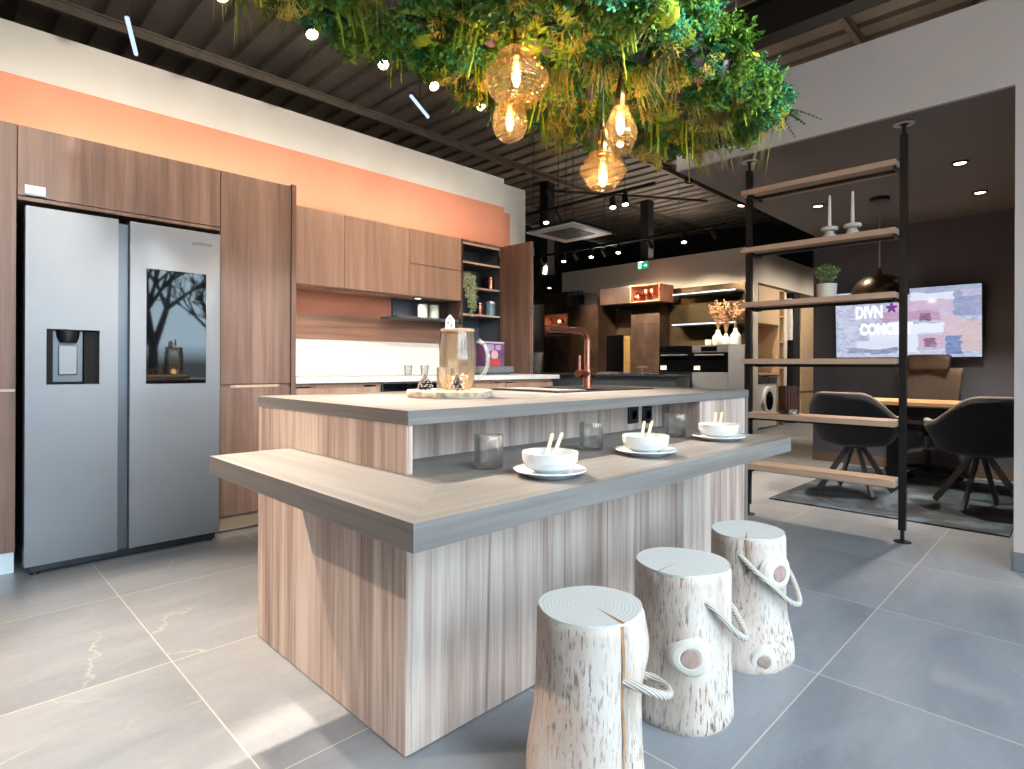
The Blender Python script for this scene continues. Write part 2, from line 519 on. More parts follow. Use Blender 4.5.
M['crack'] = plain('split_heartwood', '#a0764f', .8, 0, .2, 30)


def m_rug():
    t = NT('mottled_rug'); n = t.noise(t.coords(), 2.3, 4, .55, 1.2)
    k = t.ramp(n, [(.44, '#141a21'), (.5, '#28323c'), (.56, '#465666')])
    f = t.noise(t.coords(), 160, 2)
    b = t.bsdf(t.mix(.3, k, t.ramp(f, [(.3, '#15191d'), (.7, '#6d757b')])), .95); t.bump(b, f, .6, .004); return t.m
M['rug'] = m_rug()


def m_tray():
    t = NT('live_edge_slice'); n = t.noise(t.coords((4, 14, 4)), 1, 5, .6, .5)
    b = t.bsdf(t.ramp(n, [(.3, '#a98a66'), (.5, '#cbb292'), (.7, '#dccbb2')]), .6); return t.m
M['slice'] = m_tray()
M['bark'] = plain('pale_bark', '#b3a08a', .85, 0, .35, 30, .4)

# ------------------------------------------------------------------ the room
struct('floor', MB().box(-4.2, 13.2, -3.3, 9.2, -.1, 0), M['floor'])
CEIL = 4.2
mb = MB()
x = -4.2
while x < 13.2:                                   # ribbed steel roof deck, ribs running across
    mb.box(x, x + .17, -3.3, 9.2, CEIL, CEIL + .02)
    mb.box(x + .17, x + .28, -3.3, 9.2, CEIL + .05, CEIL + .07)
    mb.box(x + .165, x + .175, -3.3, 9.2, CEIL, CEIL + .07)
    mb.box(x + .275, x + .285, -3.3, 9.2, CEIL, CEIL + .07)
    x += .28
mb.box(-4.2, 13.2, -3.3, 9.2, CEIL + .12, CEIL + .2)
struct('ceiling', mb, M['deck'], smooth=False)


def ibeam(axis, a0, a1, c, z, h=.24, w=.13):
    m = MB()
    for dz0, dz1, ww in ((0, .016, w), (h - .016, h, w), (.01, h - .01, .012)):
        if axis == 'Y': m.box(c - ww / 2, c + ww / 2, a0, a1, z + dz0, z + dz1)
        else: m.box(a0, a1, c - ww / 2, c + ww / 2, z + dz0, z + dz1)
    return m


for xx in (4.85,):
    struct('beam_main', ibeam('Y', -3.2, 2.4, xx, CEIL - .5, .32, .17), M['beam'])
for yy in (-1.6, .0, 1.6, 3.2, 4.8, 6.4, 8.0):
    struct('beam_purlin', ibeam('X', -4.1, 13.1, yy, CEIL - .1, .1, .05), M['purlin'])
for (xa, ya, xb, yb) in ((4.85, .0, 7.2, 1.6), (4.85, 1.6, 2.8, .2), (9.6, 4.8, 7.2, 6.4), (9.6, 8.0, 7.2, 6.4)):
    struct('beam_brace', MB().tube([(xa, ya, CEIL - .28), (xb, yb, CEIL - .28)], .022, 6), M['beam'])

WY = 4.42
struct('wall_left', MB().box(-4.2, 4.29, WY, WY + .12, 0, 3.0), m_paint('terracotta_wall_paint', 99, 2.70))
struct('wall_left_return', MB().box(4.0, 4.74, WY + .12, WY + .24, 0, 3.0), m_paint('terracotta_return_paint', 4.50, 2.69))
struct('wall_back', MB().box(9.06, 9.3, 3.87, 7.64, 0, 2.91), M['beige'])
struct('wall_back_low', MB().box(9.32, 9.44, 7.5, 9.1, 0, 2.35), M['beige'])
struct('wall_back_upper', MB().box(13.0, 13.2, -3.3, 9.2, 0, CEIL), M['darkwall'])
struct('wall_far_left', MB().box(-4.2, 13.0, 9.1, 9.25, 0, CEIL), M['darkwall'])
struct('wall_near', MB().box(-4.35, -4.2, -3.3, 9.2, 0, CEIL), M['rightwall'])
for (cx_, cy_) in ((7.6, 6.75), (9.75, 6.1)):
    m = MB().box(cx_ - .09, cx_ + .09, cy_ - .09, cy_ + .09, 0 if cx_ > 9 else 2.6, CEIL)
    struct('column_steel', m, M['beam'])
# office box under the lowered soffit
FX = 3.9
struct('wall_right', MB().box(FX, FX + .14, -3.2, .29, 0, 2.47), M['rightwall'])
struct('wall_right_upper', MB().box(FX, FX + .03, -3.2, 2.19, 2.47, 2.945), M['rightwall'])
struct('ceiling_soffit', MB().box(FX + .03, 7.05, .0, 2.19, 2.47, 2.92), M['soffit'])
struct('wall_office_back', MB().box(6.95, 7.05, .0, 2.215, 0, 2.47), M['charcoal'])
struct('wall_office_right', MB().box(FX + .14, 6.95, .0, .2, 0, 2.47), M['charcoal'])
struct('baseboard_right', MB().box(FX - .012, FX, -3.2, .295, 0, .096, .002).box(FX - .012, FX + .14, .29, .302, 0, .096), M['grey'])
struct('baseboard_office', MB().box(6.936, 6.95, .2, 2.215, 0, .1, .003), plain('brown_skirting', '#6d5a4c', .5, 0, .05))
# glazed front behind the camera, the source of the daylight
mb = MB()
mb.box(-4.2, 13.0, -3.3, -3.1, 3.95, CEIL).box(-4.2, -3.9, -3.3, -3.1, 0, 3.95).box(3.85, 13.0, -3.3, -3.1, 0, 3.95)
struct('wall_front', mb, M['rightwall'])
for i in range(4):
    x0 = -3.9 + i * 1.9375; x1 = x0 + 1.9375
    m = MB()
    m.box(x0, x0 + .05, -3.25, -3.15, 0, 3.95).box(x1 - .05, x1, -3.25, -3.15, 0, 3.95)
    m.box(x0 + .05, x1 - .05, -3.25, -3.15, 0, .08).box(x0 + .05, x1 - .05, -3.25, -3.15, 3.87, 3.95)
    w = struct('window_%d' % (i + 1), m, M['blackmetal'])
    MB().box(x0 + .05, x1 - .05, -3.205, -3.197, .08, 3.87).build('pane', M['pane'], w)

# bare trees on the verge outside the glazing, mirrored in the refrigerator screen
struct('ground_outside', MB().box(-14, 18, -16, -3.3, -.12, -.02), plain('winter_verge', '#5d5a4c', .9, 0, .2))
rng = random.Random(8)
def grow(m, p, d, L, r, n):
    q = p + d * L; m.tube([p, q], [r, r * .7], 6, cap=False)
    if n:
        for _ in range(3): grow(m, q, (d + Vector((rng.gauss(0, .38), rng.gauss(0, .38), rng.gauss(.05, .2)))).normalized(), L * rng.uniform(.6, .8), r * .62, n - 1)
protos = []
for k in range(3):
    m = MB(); grow(m, Vector((0, 0, -.02)), Vector((rng.gauss(0, .05), rng.gauss(0, .05), 1)).normalized(), 1.15, .11, 6)
    protos.append(m.mesh('bare_tree', plain('bare_bark', '#3b3630', .9, 0, .2)))
for k in range(9):
    o = bpy.data.objects.new('bare_tree', protos[k % 3]); COL.objects.link(o); o.location = (-5 + 2.1 * k, -7.2 - 1.5 * (k % 2), 0); o.rotation_euler = (0, 0, rng.uniform(0, 6)); s_ = rng.uniform(1.0, 1.3); o.scale = (s_, s_, s_)
    o['label'] = 'bare winter tree outside the shop window'; o['category'] = 'tree'; o['group'] = 'bare trees outside the window'

# ------------------------------------------------------------------ lights
def area(name, loc, tgt, sx, sy, watts, col, spread=None):
    l = bpy.data.lights.new(name, 'AREA'); l.shape = 'RECTANGLE'; l.size = sx; l.size_y = sy; l.energy = watts; l.color = col
    if spread: l.spread = spread
    o = bpy.data.objects.new(name, l); COL.objects.link(o)
    d = Vector(tgt) - Vector(loc)
    o.matrix_world = Matrix.Translation(loc) @ d.to_track_quat('-Z', 'Y').to_matrix().to_4x4(); return o


def spot(name, loc, tgt, watts, col, deg=60, blend=.5, rad=.03):
    l = bpy.data.lights.new(name, 'SPOT'); l.energy = watts; l.color = col; l.spot_size = math.radians(deg); l.spot_blend = blend; l.shadow_soft_size = rad
    o = bpy.data.objects.new(name, l); COL.objects.link(o)
    d = Vector(tgt) - Vector(loc)
    o.matrix_world = Matrix.Translation(loc) @ d.to_track_quat('-Z', 'Y').to_matrix().to_4x4(); return o


def point(name, loc, watts, col, rad=.03):
    l = bpy.data.lights.new(name, 'POINT'); l.energy = watts; l.color = col; l.shadow_soft_size = rad
    o = bpy.data.objects.new(name, l); COL.objects.link(o); o.location = loc; return o


WARM = (1.0, .81, .62); SOFTW = (1.0, .88, .74); DAY = (.56, .77, 1.0)
W = bpy.data.worlds.new('daylight'); S.world = W; W.use_nodes = True
nt = W.node_tree; bg = nt.nodes['Background']
tc = nt.nodes.new('ShaderNodeTexCoord'); sx = nt.nodes.new('ShaderNodeSeparateXYZ'); cr = nt.nodes.new('ShaderNodeValToRGB')
nt.links.new(tc.outputs['Generated'], sx.inputs[0]); nt.links.new(sx.outputs[2], cr.inputs[0]); nt.links.new(cr.outputs[0], bg.inputs[0])
cr.color_ramp.elements[0].color = (.10, .105, .11, 1); cr.color_ramp.elements[0].position = 0
cr.color_ramp.elements[1].color = (.66, .83, 1.0, 1); cr.color_ramp.elements[1].position = .03
bg.inputs[1].default_value = 13.5
po = area('window_daylight', (-.03, -3.12, 2.0), (-.03, 0, 2.0), 7.7, 3.75, 1, DAY)
po.data.cycles.is_portal = True

def carcass(m, x0, x1, y0, y1, z0, z1, th=.018, back=True):
    m.box(x0, x0 + th, y0, y1, z0, z1).box(x1 - th, x1, y0, y1, z0, z1).box(x0 + th, x1 - th, y0, y1, z0, z0 + th).box(x0 + th, x1 - th, y0, y1, z1 - th, z1)
    if back: m.box(x0 + th, x1 - th, y1 - .008, y1, z0 + th, z1 - th)
    return m


# ------------------------------------------------------------------ island
t = thing('kitchen_island', 'long grained oak kitchen island with black sockets and dark end panel', 'kitchen island', (1.94, 1.75, 0))
IX, IY, JX, JY = .884, 1.272, 2.998, 2.24
MB().box(IX, IX + .019, IY, JY, .004, .872, .0008).build('end_panel', M['island'], t)
MB().box(IX + .0195, 2.965, IY, IY + .019, .004, .688).build('front_panel', M['island'], t)
MB().box(IX + .0195, 2.485, 1.466, 1.484, .7435, .872).build('recessed_panel', M['island'], t)
MB().box(2.485, 2.965, IY, IY + .019, .688, .872).box(2.485, 2.504, IY + .019, 1.484, .688, .872).build('boxed_upstand', M['island'], t)
MB().box(2.9655, JX, IY - .004, JY, 0, .872, .001).build('waterfall_panel', M['topz'], t, 'dark grey oak end panel')
m = carcass(MB(), IX + .02, 2.965, 1.5, JY - .02, .006, .66, back=False)
m.box(IX + .02, 2.965, JY - .04, JY - .02, .67, .87)
m.build('carcass', M['grey'], t, smooth=False)
MB().box(IX + .012, 2.965, IY + .012, JY - .03, 0, .0055).build('plinth', M['blackmetal'], t)
for px in (632.5, 646.5):
    p = pix(px, 414.5, Y=1.466)
    so = MB().box(p.x - .04, p.x + .04, 1.458, 1.4665, p.z - .04, p.z + .04, .004).build('power_socket', M['black'], t, 'black square power socket')
    MB().lathe([(0, 0), (.022, 0), (.022, .004), (.026, .004), (.026, 0)], seg=24, M=Matrix.Translation((p.x, 1.458, p.z)) @ Matrix.Rotation(PI / 2, 4, 'X')).build('socket_rim', M['steel_dark'], so)

# worktop with the sink cut out
SX0, SX1, SY0, SY1 = 1.95, 2.72, 1.66, 2.13
mb = MB()
mb.box(IX + .002, SX0, 1.266, 2.246, .872, .91).box(SX1, JX, 1.266, 2.246, .872, .91)
mb.box(SX0, SX1, 1.266, SY0, .872, .91).box(SX0, SX1, SY1, 2.246, .872, .91)
bmesh.ops.remove_doubles(mb.bm, verts=mb.bm.verts, dist=1e-5)
wt = solo('island_worktop', mb, M['topx'], 'slim grey oak worktop on the island holding the copper tap', 'worktop', base=(1.94, 1.75, .872), smooth=False)
MB().box(IX - .001, IX + .0018, 1.266, 2.246, .872, .91).build('edge_band', M['topy'], wt)
# thick breakfast bar, mitred round the corner
bar = thing('breakfast_bar', 'thick grey oak breakfast bar wrapping the island corner below the worktop', 'breakfast bar', (1.4, 1.1, .688))
BX, BY, BX1, BY1 = .62, .87, 2.47, 1.957
MB().prism([(BX, BY), (BX1, BY), (BX1, IY - .001), (2.484, IY - .001), (2.484, 1.465), (IX + .0195, 1.465), (IX + .0195, IY - .001), (IX - .001, IY - .001), (IX - .001, BY + IX - BX - .001)], .6885, .743).build('bar_front', M['topx'], bar, smooth=False)
MB().prism([(BX, BY), (IX - .001, BY + IX - BX - .001), (IX - .001, BY1), (BX, BY1)], .6885, .743).build('bar_wing', M['topy'], bar, smooth=False)

# sink and tap
t = thing('kitchen_sink', 'flush black sink set in the island worktop under the copper tap', 'sink', ((SX0 + SX1) / 2, (SY0 + SY1) / 2, .7))
m = MB()
m.box(SX0 + .001, SX1 - .001, SY0 + .001, SY0 + .02, .70, .914).box(SX0 + .001, SX1 - .001, SY1 - .02, SY1 - .001, .70, .912)
m.box(SX0 + .001, SX0 + .02, SY0 + .02, SY1 - .02, .70, .912).box(SX1 - .33, SX1 - .001, SY0 + .02, SY1 - .02, .86, .912)
m.box(SX0 + .02, SX1 - .33, SY0 + .02, SY1 - .02, .70, .712)
m.build('basin', M['black'], t, smooth=False)
MB().lathe([(0, .004), (.03, .004), (.034, 0)], SX0 + .19, SY0 + .19, .712, 24).build('drain', M['steel'], t)
solo('chopping_board', MB().box(SX0 + .02, SX0 + .2, SY0 + .002, SY1 - .03, .9145, .92, .002), M['topy'], 'thin pale board lying across the left of the sink', 'chopping board')
fx, fy = 2.53, 1.95
t = thing('copper_tap', 'tall copper mixer tap with a square-bent spout on the island', 'tap', (fx, fy, .912))
ZT = 1.218
pts = [(fx, fy, .99)] + [(fx, fy, 1.05)]
for k in range(9):
    a = k / 8 * PI / 2
    pts.append((fx - .055 + .055 * math.cos(a), fy, ZT - .055 + .055 * math.sin(a)))
pts += [(fx - .2, fy, ZT), (fx - .325, fy, ZT + .001)]
MB().tube(pts, .0165, 20).build('spout', M['copper'], t)
MB().cyl((fx - .312, fy, ZT - .02), (fx - .312, fy, ZT - .012), .012, .012, 16).build('aerator', M['black'], t)
MB().lathe([(0, 0), (.027, 0), (.027, .006), (.0225, .008), (.0225, .098), (.0, .098)], fx, fy, .912, 28).build('body', M['copper'], t)
lv = MB().cyl((fx - .085, fy, .988), (fx + .045, fy, .988), .021, .021, 24).build('mixer_barrel', M['copper'], t)
MB().cyl((fx - .068, fy, 1.0), (fx - .068, fy, 1.085), .0065, .0065, 12).build('lever', M['copper'], lv)

# ------------------------------------------------------------------ refrigerator
FY = 3.62
t = thing('refrigerator', 'wide brushed steel side-by-side refrigerator with a dark door screen', 'refrigerator', (.765, 4.0, 0))
MB().box(.335, 1.195, FY + .075, 4.36, .045, 1.775, .004).build('body', M['steel_dark'], t)
MB().box(.345, 1.19, FY + .03, FY + .075, .012, .05, .003).build('kick_plate', M['black'], t)
for xx in (.37, 1.16):
    MB().lathe([(0, 0), (.02, 0), (.02, .012), (.012, .02), (.012, .05), (0, .05)], xx, FY + .05, 0, 16).build('foot', M['black'], t)
MB().box(.702, .75, FY + .035, FY + .075, .05, 1.772).build('handle_channel', M['steel_dark'], t)
dl = MB()
# left door with dispenser opening .405-.620 x .926-1.200
for (a, b, c, d) in ((.325, .405, .05, 1.787), (.620, .700, .05, 1.787), (.405, .620, .05, .926), (.405, .620, 1.2, 1.787)):
    dl.box(a, b, FY, FY + .072, c, d)
bmesh.ops.remove_doubles(dl.bm, verts=dl.bm.verts, dist=1e-5)
dl = dl.build('door', M['steel'], t, smooth=False)
MB().box(.406, .619, FY + .055, FY + .07, .927, 1.199).box(.406, .43, FY + .002, FY + .056, .927, 1.199).box(.56, .619, FY + .03, FY + .056, .927, 1.199).box(.43, .56, FY + .002, FY + .056, .927, .934).build('dispenser_recess', plain('recess_black', '#08090a', .6, 0, .1, Specular_IOR_Level=.15), dl)
MB().box(.432, .556, FY + .04, FY + .054, .936, 1.198, .003).build('dispenser_panel', M['steel_dark'], dl)
MB().box(.455, .533, FY + .026, FY + .04, .972, 1.122, .006).build('dispenser_paddle', M['steel'], dl)
MB().lathe([(0, 0), (.036, 0), (.047, .03), (.05, .06), (0, .06)], .495, FY + .04, 1.135, 24).build('dispenser_nozzle', M['black'], dl)
dr = MB().box(.752, 1.205, FY, FY + .072, .05, 1.787, .003).build('door', M['steel'], t)
MB().box(.828, 1.127, FY - .004, FY + .001, .922, 1.546, .0015).build('touch_screen', M['blackglass'], dr, 'tall black glass screen')
words('lettering', 'SAMSUNG', .023, M['ink'], frame_on((1.105, FY - .0006, 1.715), (1, 0, 0), (0, 0, 1)), dr)

# ------------------------------------------------------------------ tall units round the refrigerator
CY = 3.715



t = thing('tall_cabinet', 'dark walnut tall cabinet to the left of the steel refrigerator', 'tall cabinet', (0, 4.05, 0))
carcass(MB(), -.3, .30, CY + .02, 4.40, .11, 2.195).build('body', M['walnut'], t, smooth=False)
MB().box(-.298, .298, CY, CY + .019, .905, 2.195, .001).build('door', M['walnut'], t)
MB().box(-.298, .298, CY, CY + .019, .112, .893, .001).build('door', M['walnut'], t)
MB().box(-.298, .298, CY + .012, CY + .02, .893, .905).build('handle_groove', M['plinth'], t)
MB().box(-.298, .298, CY + .045, CY + .06, 0, .11).build('plinth', M['whiteplinth'], t, 'pale metal plinth')
t = thing('bridging_cabinet', 'wide walnut top cabinet bridging over the refrigerator', 'wall cabinet', (.77, 4.05, 1.83))
carcass(MB(), .3005, 1.2345, CY + .02, 4.40, 1.83, 2.195).build('body', M['walnut'], t, smooth=False)
MB().box(.303, 1.232, CY, CY + .019, 1.853, 2.195, .001).build('door', M['walnut'], t)
MB().box(.303, 1.232, CY - .001, CY + .0195, 1.83, 1.849, .001).build('bottom_rail', M['walnut'], t)
p0 = pix(25.0, 183, Y=CY - .006); p1 = pix(45.5, 196.5, Y=CY - .006)
t = thing('price_card', 'small white card clipped to the walnut cabinet above the refrigerator', 'card', ((p0.x + p1.x) / 2, CY - .006, p1.z - .002))
MB().box(p0.x, p1.x, CY - .005, CY - .002, p1.z, p0.z - .006).build('card', M['whiteplastic'], t)
MB().box(p0.x - .001, p1.x + .001, CY - .011, CY - .0005, p1.z - .008, p1.z + .003, .001).build('clip', M['steel_dark'], t)
for k, (a, b) in enumerate(((.15, .85), (.12, .6), (.15, .75))):
    zz = p0.z - .022 - k * .014
    MB().box(p0.x + a * (p1.x - p0.x), p0.x + b * (p1.x - p0.x), CY - .0056, CY - .0049, zz - .0012, zz + .0012).build('printed_line', M['grey'], t)
t = thing('tall_cabinet', 'dark walnut tall cabinet to the right of the refrigerator', 'tall cabinet', (1.45, 4.05, 0))
carcass(MB(), 1.2355, 1.668, CY + .02, 4.40, .11, 2.195).build('body', M['walnut'], t, smooth=False)
MB().box(1.237, 1.667, CY, CY + .019, .909, 2.195, .001).build('door', M['walnut'], t)
MB().box(1.237, 1.667, CY, CY + .019, .112, .886, .001).build('door', M['walnut'], t)
MB().box(1.237, 1.667, CY + .015, CY + .02, .886, .909).build('handle_groove', M['walnut'], t)
MB().prism([(1.30, CY + .014), (1.32, CY - .004), (1.585, CY - .004), (1.605, CY + .014)], .888, .903).build('handle_lip', M['shelfwood'], t, 'pale scooped wooden handle lip')
MB().box(1.237, 1.667, CY + .045, CY + .06, 0.012, .11).build('plinth', M['plinth'], t, 'bronze metal plinth')
MB().box(1.669, 1.7, CY - .012, WY - .002, 0, 2.205, .001).build('side_panel', M['walnut'], t)

# ------------------------------------------------------------------ wall cabinets, splashback, larder
UY = 4.09; UZ0, UZ1 = 1.618, 2.185
CN = [((1.702, 2.262), [(UZ0, UZ1)], 'oak wall cabinet beside the dark tall unit, nearest the refrigerator'),
      ((2.263, 2.857), [(UZ0, UZ1)], 'oak wall cabinet in the middle of the run, one wide door'),
      ((2.858, 3.428), [(UZ0, 1.888), (1.891, UZ1)], 'oak wall cabinet with two stacked doors beside the open larder')]
for (x0, x1), doors, lab in CN:
    t = thing('wall_cabinet', lab, 'wall cabinet', ((x0 + x1) / 2, 4.25, UZ0), group='oak wall cabinets over the splashback')
    carcass(MB(), x0, x1, UY + .02, WY - .002, UZ0, UZ1).build('body', M['oakwall'], t, smooth=False)
    for (a, b) in doors:
        MB().box(x0 + .0015, x1 - .0015, UY, UY + .019, a + .0015, b - .001, .001).build('door', M['oakwall'], t)
for (xx, w, lab) in ((1.86, 7, 'small round light under the first wall cabinet beside the tall unit'), (3.0, 9, 'small round light under the wall cabinet over the canisters')):
    t = thing('under_cabinet_light', lab, 'light', (xx, 4.16, UZ0 - .012), group='lights under the wall cabinets')
    MB().lathe([(.028, 0), (.036, 0), (.036, .0115), (.028, .0115), (.028, 0)], xx, 4.16, UZ0 - .012, 24).build('rim', M['steel'], t)
    MB().lathe([(0, .002), (.028, .002), (.028, .006), (0, .006)], xx, 4.16, UZ0 - .012, 24).build('lamp', M['smallglow'], t)
    spot('under_cabinet_spot', (xx, 4.16, UZ0 - .016), (xx, 4.22, 0), w * .7, SOFTW, 150, .6, .025)
solo('light_rail', MB().box(2.15, 2.8, UY + .05, UY + .075, UZ0 - .01, UZ0 - .0005, .002), M['oakwall'], 'slim oak rail under the middle wall cabinet', 'rail')
area('cabinet_top_light', (2.0, 4.14, 2.22), (2.0, 4.42, 2.6), 3.2, .04, 7, SOFTW)
area('cabinet_top_light_left', (.9, 4.05, 2.22), (.9, 4.42, 2.6), 1.4, .04, 2.2, SOFTW)
solo('splashback_panel', MB().box(1.702, 3.428, WY - .012, WY - .001, .944, 1.236), M['splash'], 'plain cream splashback behind the white worktop', 'splashback')
solo('wall_rail_panel', MB().box(1.702, 3.428, WY - .03, WY - .001, 1.237, 1.43, .002), M['splashwood'], 'horizontal oak rail on the terracotta wall above the splashback', 'wall panel')
t = thing('open_shelf_niche', 'dark open shelf niche under the wall cabinets holding two canisters', 'shelf', (3.1, 4.25, 1.40))
MB().box(2.77, 3.428, 4.13, WY - .031, 1.431, 1.446, .001).build('shelf_board', M['charcoal'], t)
MB().box(2.90, 3.428, WY - .02, WY - .002, 1.446, 1.616).build('back_panel', M['charcoal'], t)
for px, lab in ((422.5, 'cream canister in the dark niche, nearer the refrigerator'), (433.5, 'cream canister in the dark niche, nearer the larder')):
    p = pix(px, 317, Y=4.25); r = .042
    t = thing('canister', lab, 'canister', (p.x, 4.25, 1.4465), group='cream canisters')
    MB().lathe([(0, 0), (r, 0), (r + .003, .005), (r + .003, .108), (0, .108)], p.x, 4.25, 1.4465, 28).build('body', M['cream'], t)
    MB().lathe([(0, .108), (r + .004, .108), (r + .004, .122), (r - .004, .127), (0, .127)], p.x, 4.25, 1.4467, 28).build('lid', M['cream'], t)

LX0, LX1 = 3.430, 3.955
t = thing('larder_unit', 'open dark-lined larder with a folded walnut door on the white worktop', 'larder', (3.7, 4.25, .944))
m = MB(); m.box(LX0, LX0 + .02, UY, WY - .002, .945, 2.185).box(LX1 - .018, LX1, UY, WY - .002, .945, 2.185).box(LX0 + .02, LX1 - .018, UY, WY - .002, 2.165, 2.185)
m.build('carcass', M['walnut'], t, smooth=False)
m = MB(); m.box(LX0 + .02, LX1 - .018, WY - .012, WY - .003, .945, 2.165).box(LX0 + .0202, LX0 + .022, UY + .01, WY - .012, .945, 2.165).box(LX1 - .02, LX1 - .0182, UY + .01, WY - .012, .945, 2.165)
m.build('lining', M['charcoal'], t, smooth=False)
for zz in (1.490, 1.742, 1.972):
    s_ = MB().box(LX0 + .0225, LX1 - .0205, UY + .006, WY - .0125, zz, zz + .018).build('shelf', M['charcoal'], t)
    MB().box(LX0 + .0225, LX1 - .0205, UY + .001, UY + .006, zz, zz + .018).build('shelf_edge', M['shelfwood'], s_)
MB().box(LX0 + .0225, LX1 - .0205, UY + .004, UY + .02, 2.145, 2.164).build('top_rail', M['shelfwood'], t)
dr = MB().box(3.902, 3.921, 3.672, 4.072, .953, 2.172, .001).build('folding_door', M['walnut'], t)
MB().box(3.923, 3.942, 3.668, 4.05, .953, 2.172, .001).build('door_leaf', M['walnut'], dr)
for zz in (1.08, 1.55, 2.08):
    MB().box(3.9, 3.944, 3.660, 3.668, zz - .035, zz + .035, .001).build('hinge', M['steel'], dr)
MB().box(3.885, 3.90, 4.06, 4.085, 2.08, 2.13, .002).build('pivot_hinge', M['steel'], dr)
MB().box(3.453, 3.885, 3.86, 4.39, .966, 1.022, .002).box(3.47, 3.87, 3.9, 4.38, .944, .966).build('pull_out_tray', M['grey'], t, 'grey pull-out tray')


def jar(name, lab, px, py, r, h, body, lid, cat='jar', Y=4.22, z=None, grp='jars in the larder'):
    p = pix(px, py, Y=Y); z = z
    t = thing(name, lab, cat, (p.x, Y, z), group=grp)
    MB().lathe([(0, 0), (r * .95, 0), (r, .006), (r, h * .78), (r * .9, h * .84), (0, h * .84)], p.x, Y, z, 28).build('body', body, t)
    MB().lathe([(0, h * .842), (r * .94, h * .842), (r * .94, h * .94), (r * .3, h * .97), (r * .3, h), (0, h)], p.x, Y, z, 28).build('lid', lid, t)
    return t, p


jar('copper_canister', 'shiny copper canister alone on the middle larder shelf', 490, 288, .048, .14, M['copper'], M['copper'], 'canister', z=1.7605)
jar('copper_canister', 'small copper canister beside the glass jar on the lower larder shelf', 479.5, 314, .042, .13, M['copper'], M['copper'], 'canister', z=1.5085)
jar('glass_storage_jar', 'blue-grey glass jar with a knobbed lid on the lower larder shelf', 490.3, 315, .05, .155, plain('blue_grey_glass', '#6d8796', .12, 0, .15, 30), M['jarlid'], z=1.5085)
solo('recipe_card', MB().box(3.87, 3.876, 4.2, 4.3, 1.7605, 1.89), M['black'], 'dark upright card leaning beside the copper canister', 'card')
# patterned biscuit tin: plain abstract decoration
bx0, bx1, by0, by1 = 3.60, 3.845, 3.95, 4.07
t = thing('biscuit_box', 'purple and red printed box standing on the grey pull-out tray', 'box', (3.72, 4.0, 1.0225))
MB().box(bx0, bx1, by0, by1, 1.0225, 1.235, .002).build('carton', plain('purple_card', '#6d4a6e', .45, 0, .2, 12), t)
MB().box(bx0 - .001, bx1 + .001, by0 - .001, by1 + .001, 1.2355, 1.25, .002).build('lid', plain('lilac_card', '#b9a9bf', .45), t)
pf = by0 - .0012
MB().box(bx0 + .02, bx0 + .11, pf, by0, 1.165, 1.225).box(bx0 + .13, bx0 + .2, pf, by0, 1.175, 1.22).build('printed_panel', plain('lilac_print', '#a692b4', .5), t)
MB().lathe([(0, 0), (.045, 0), (.045, .0012), (0, .0012)], seg=28, M=Matrix.Translation((bx0 + .12, pf + .0012, 1.125)) @ Matrix.Rotation(PI / 2, 4, 'X')).build('printed_disc', plain('pink_print', '#d7a6b3', .5), t)
MB().prism([(-.07, 0), (.085, 0), (.06, .06), (-.04, .06)], 0, .0014, M=Matrix.Translation((bx0 + .12, pf + .0014, 1.03)) @ Matrix.Rotation(PI / 2, 4, 'X')).build('printed_band', plain('red_print', '#c0473f', .5), t)


def leaflets(mb, p, n, size, rng, spread=.02, up=None):
    for _ in range(n):
        c = Vector(p) + Vector((rng.uniform(-1, 1), rng.uniform(-1, 1), rng.uniform(-1, 1))) * spread
        d = Vector((rng.gauss(0, 1), rng.gauss(0, 1), rng.gauss(0, 1) if up is None else up)).normalized()
        s_ = d.orthogonal().normalized() * size * .32; L = d * size
        nn = d.cross(s_).normalized() * size * .12
        mb.face([c, c + L * .5 + s_ + nn, c + L, c + L * .5 - s_ + nn])


# trailing plant spilling from the middle shelf
rng = random.Random(3)
px_, py_ = 3.53, 4.13
t = thing('trailing_plant', 'pale green trailing plant spilling over the larder shelves', 'plant', (px_, py_ + .05, 1.7605))
MB().lathe([(0, 0), (.035, 0), (.045, .08), (.04, .08), (.034, .01), (0, .01)], px_, py_ + .06, 1.7605, 20).build('pot', M['chalk'], t)
st = MB(); lv = MB()
for k in range(22):
    a = rng.uniform(-PI, 0) if k % 4 else rng.uniform(0, PI)
    L = rng.uniform(.15, .42); ox, oy = .06 * math.cos(a) * rng.uniform(.5, 1), .05 * math.sin(a) - .01
    if k > 17: L = .08
    pts = [(px_, py_ + .05, 1.83), (px_ + ox * .6, py_ + .03 + oy * .8, 1.87)]
    zz = 1.87; xx, yy = px_ + ox, min(py_ + oy - .02, UY - .012)
    while zz > 1.87 - L:
        zz -= .02; xx += rng.gauss(0, .004); yy += rng.gauss(0, .002); pts.append((xx, yy, zz)); leaflets(lv, (xx, yy, zz), 5, .02, rng, .012)
    leaflets(lv, pts[1], 8, .022, rng, .02)
    st.tube(pts, .0012, 4)
st.build('stems', M['stem'], t)
lv.build('foliage', M['sage'], t, smooth=False)

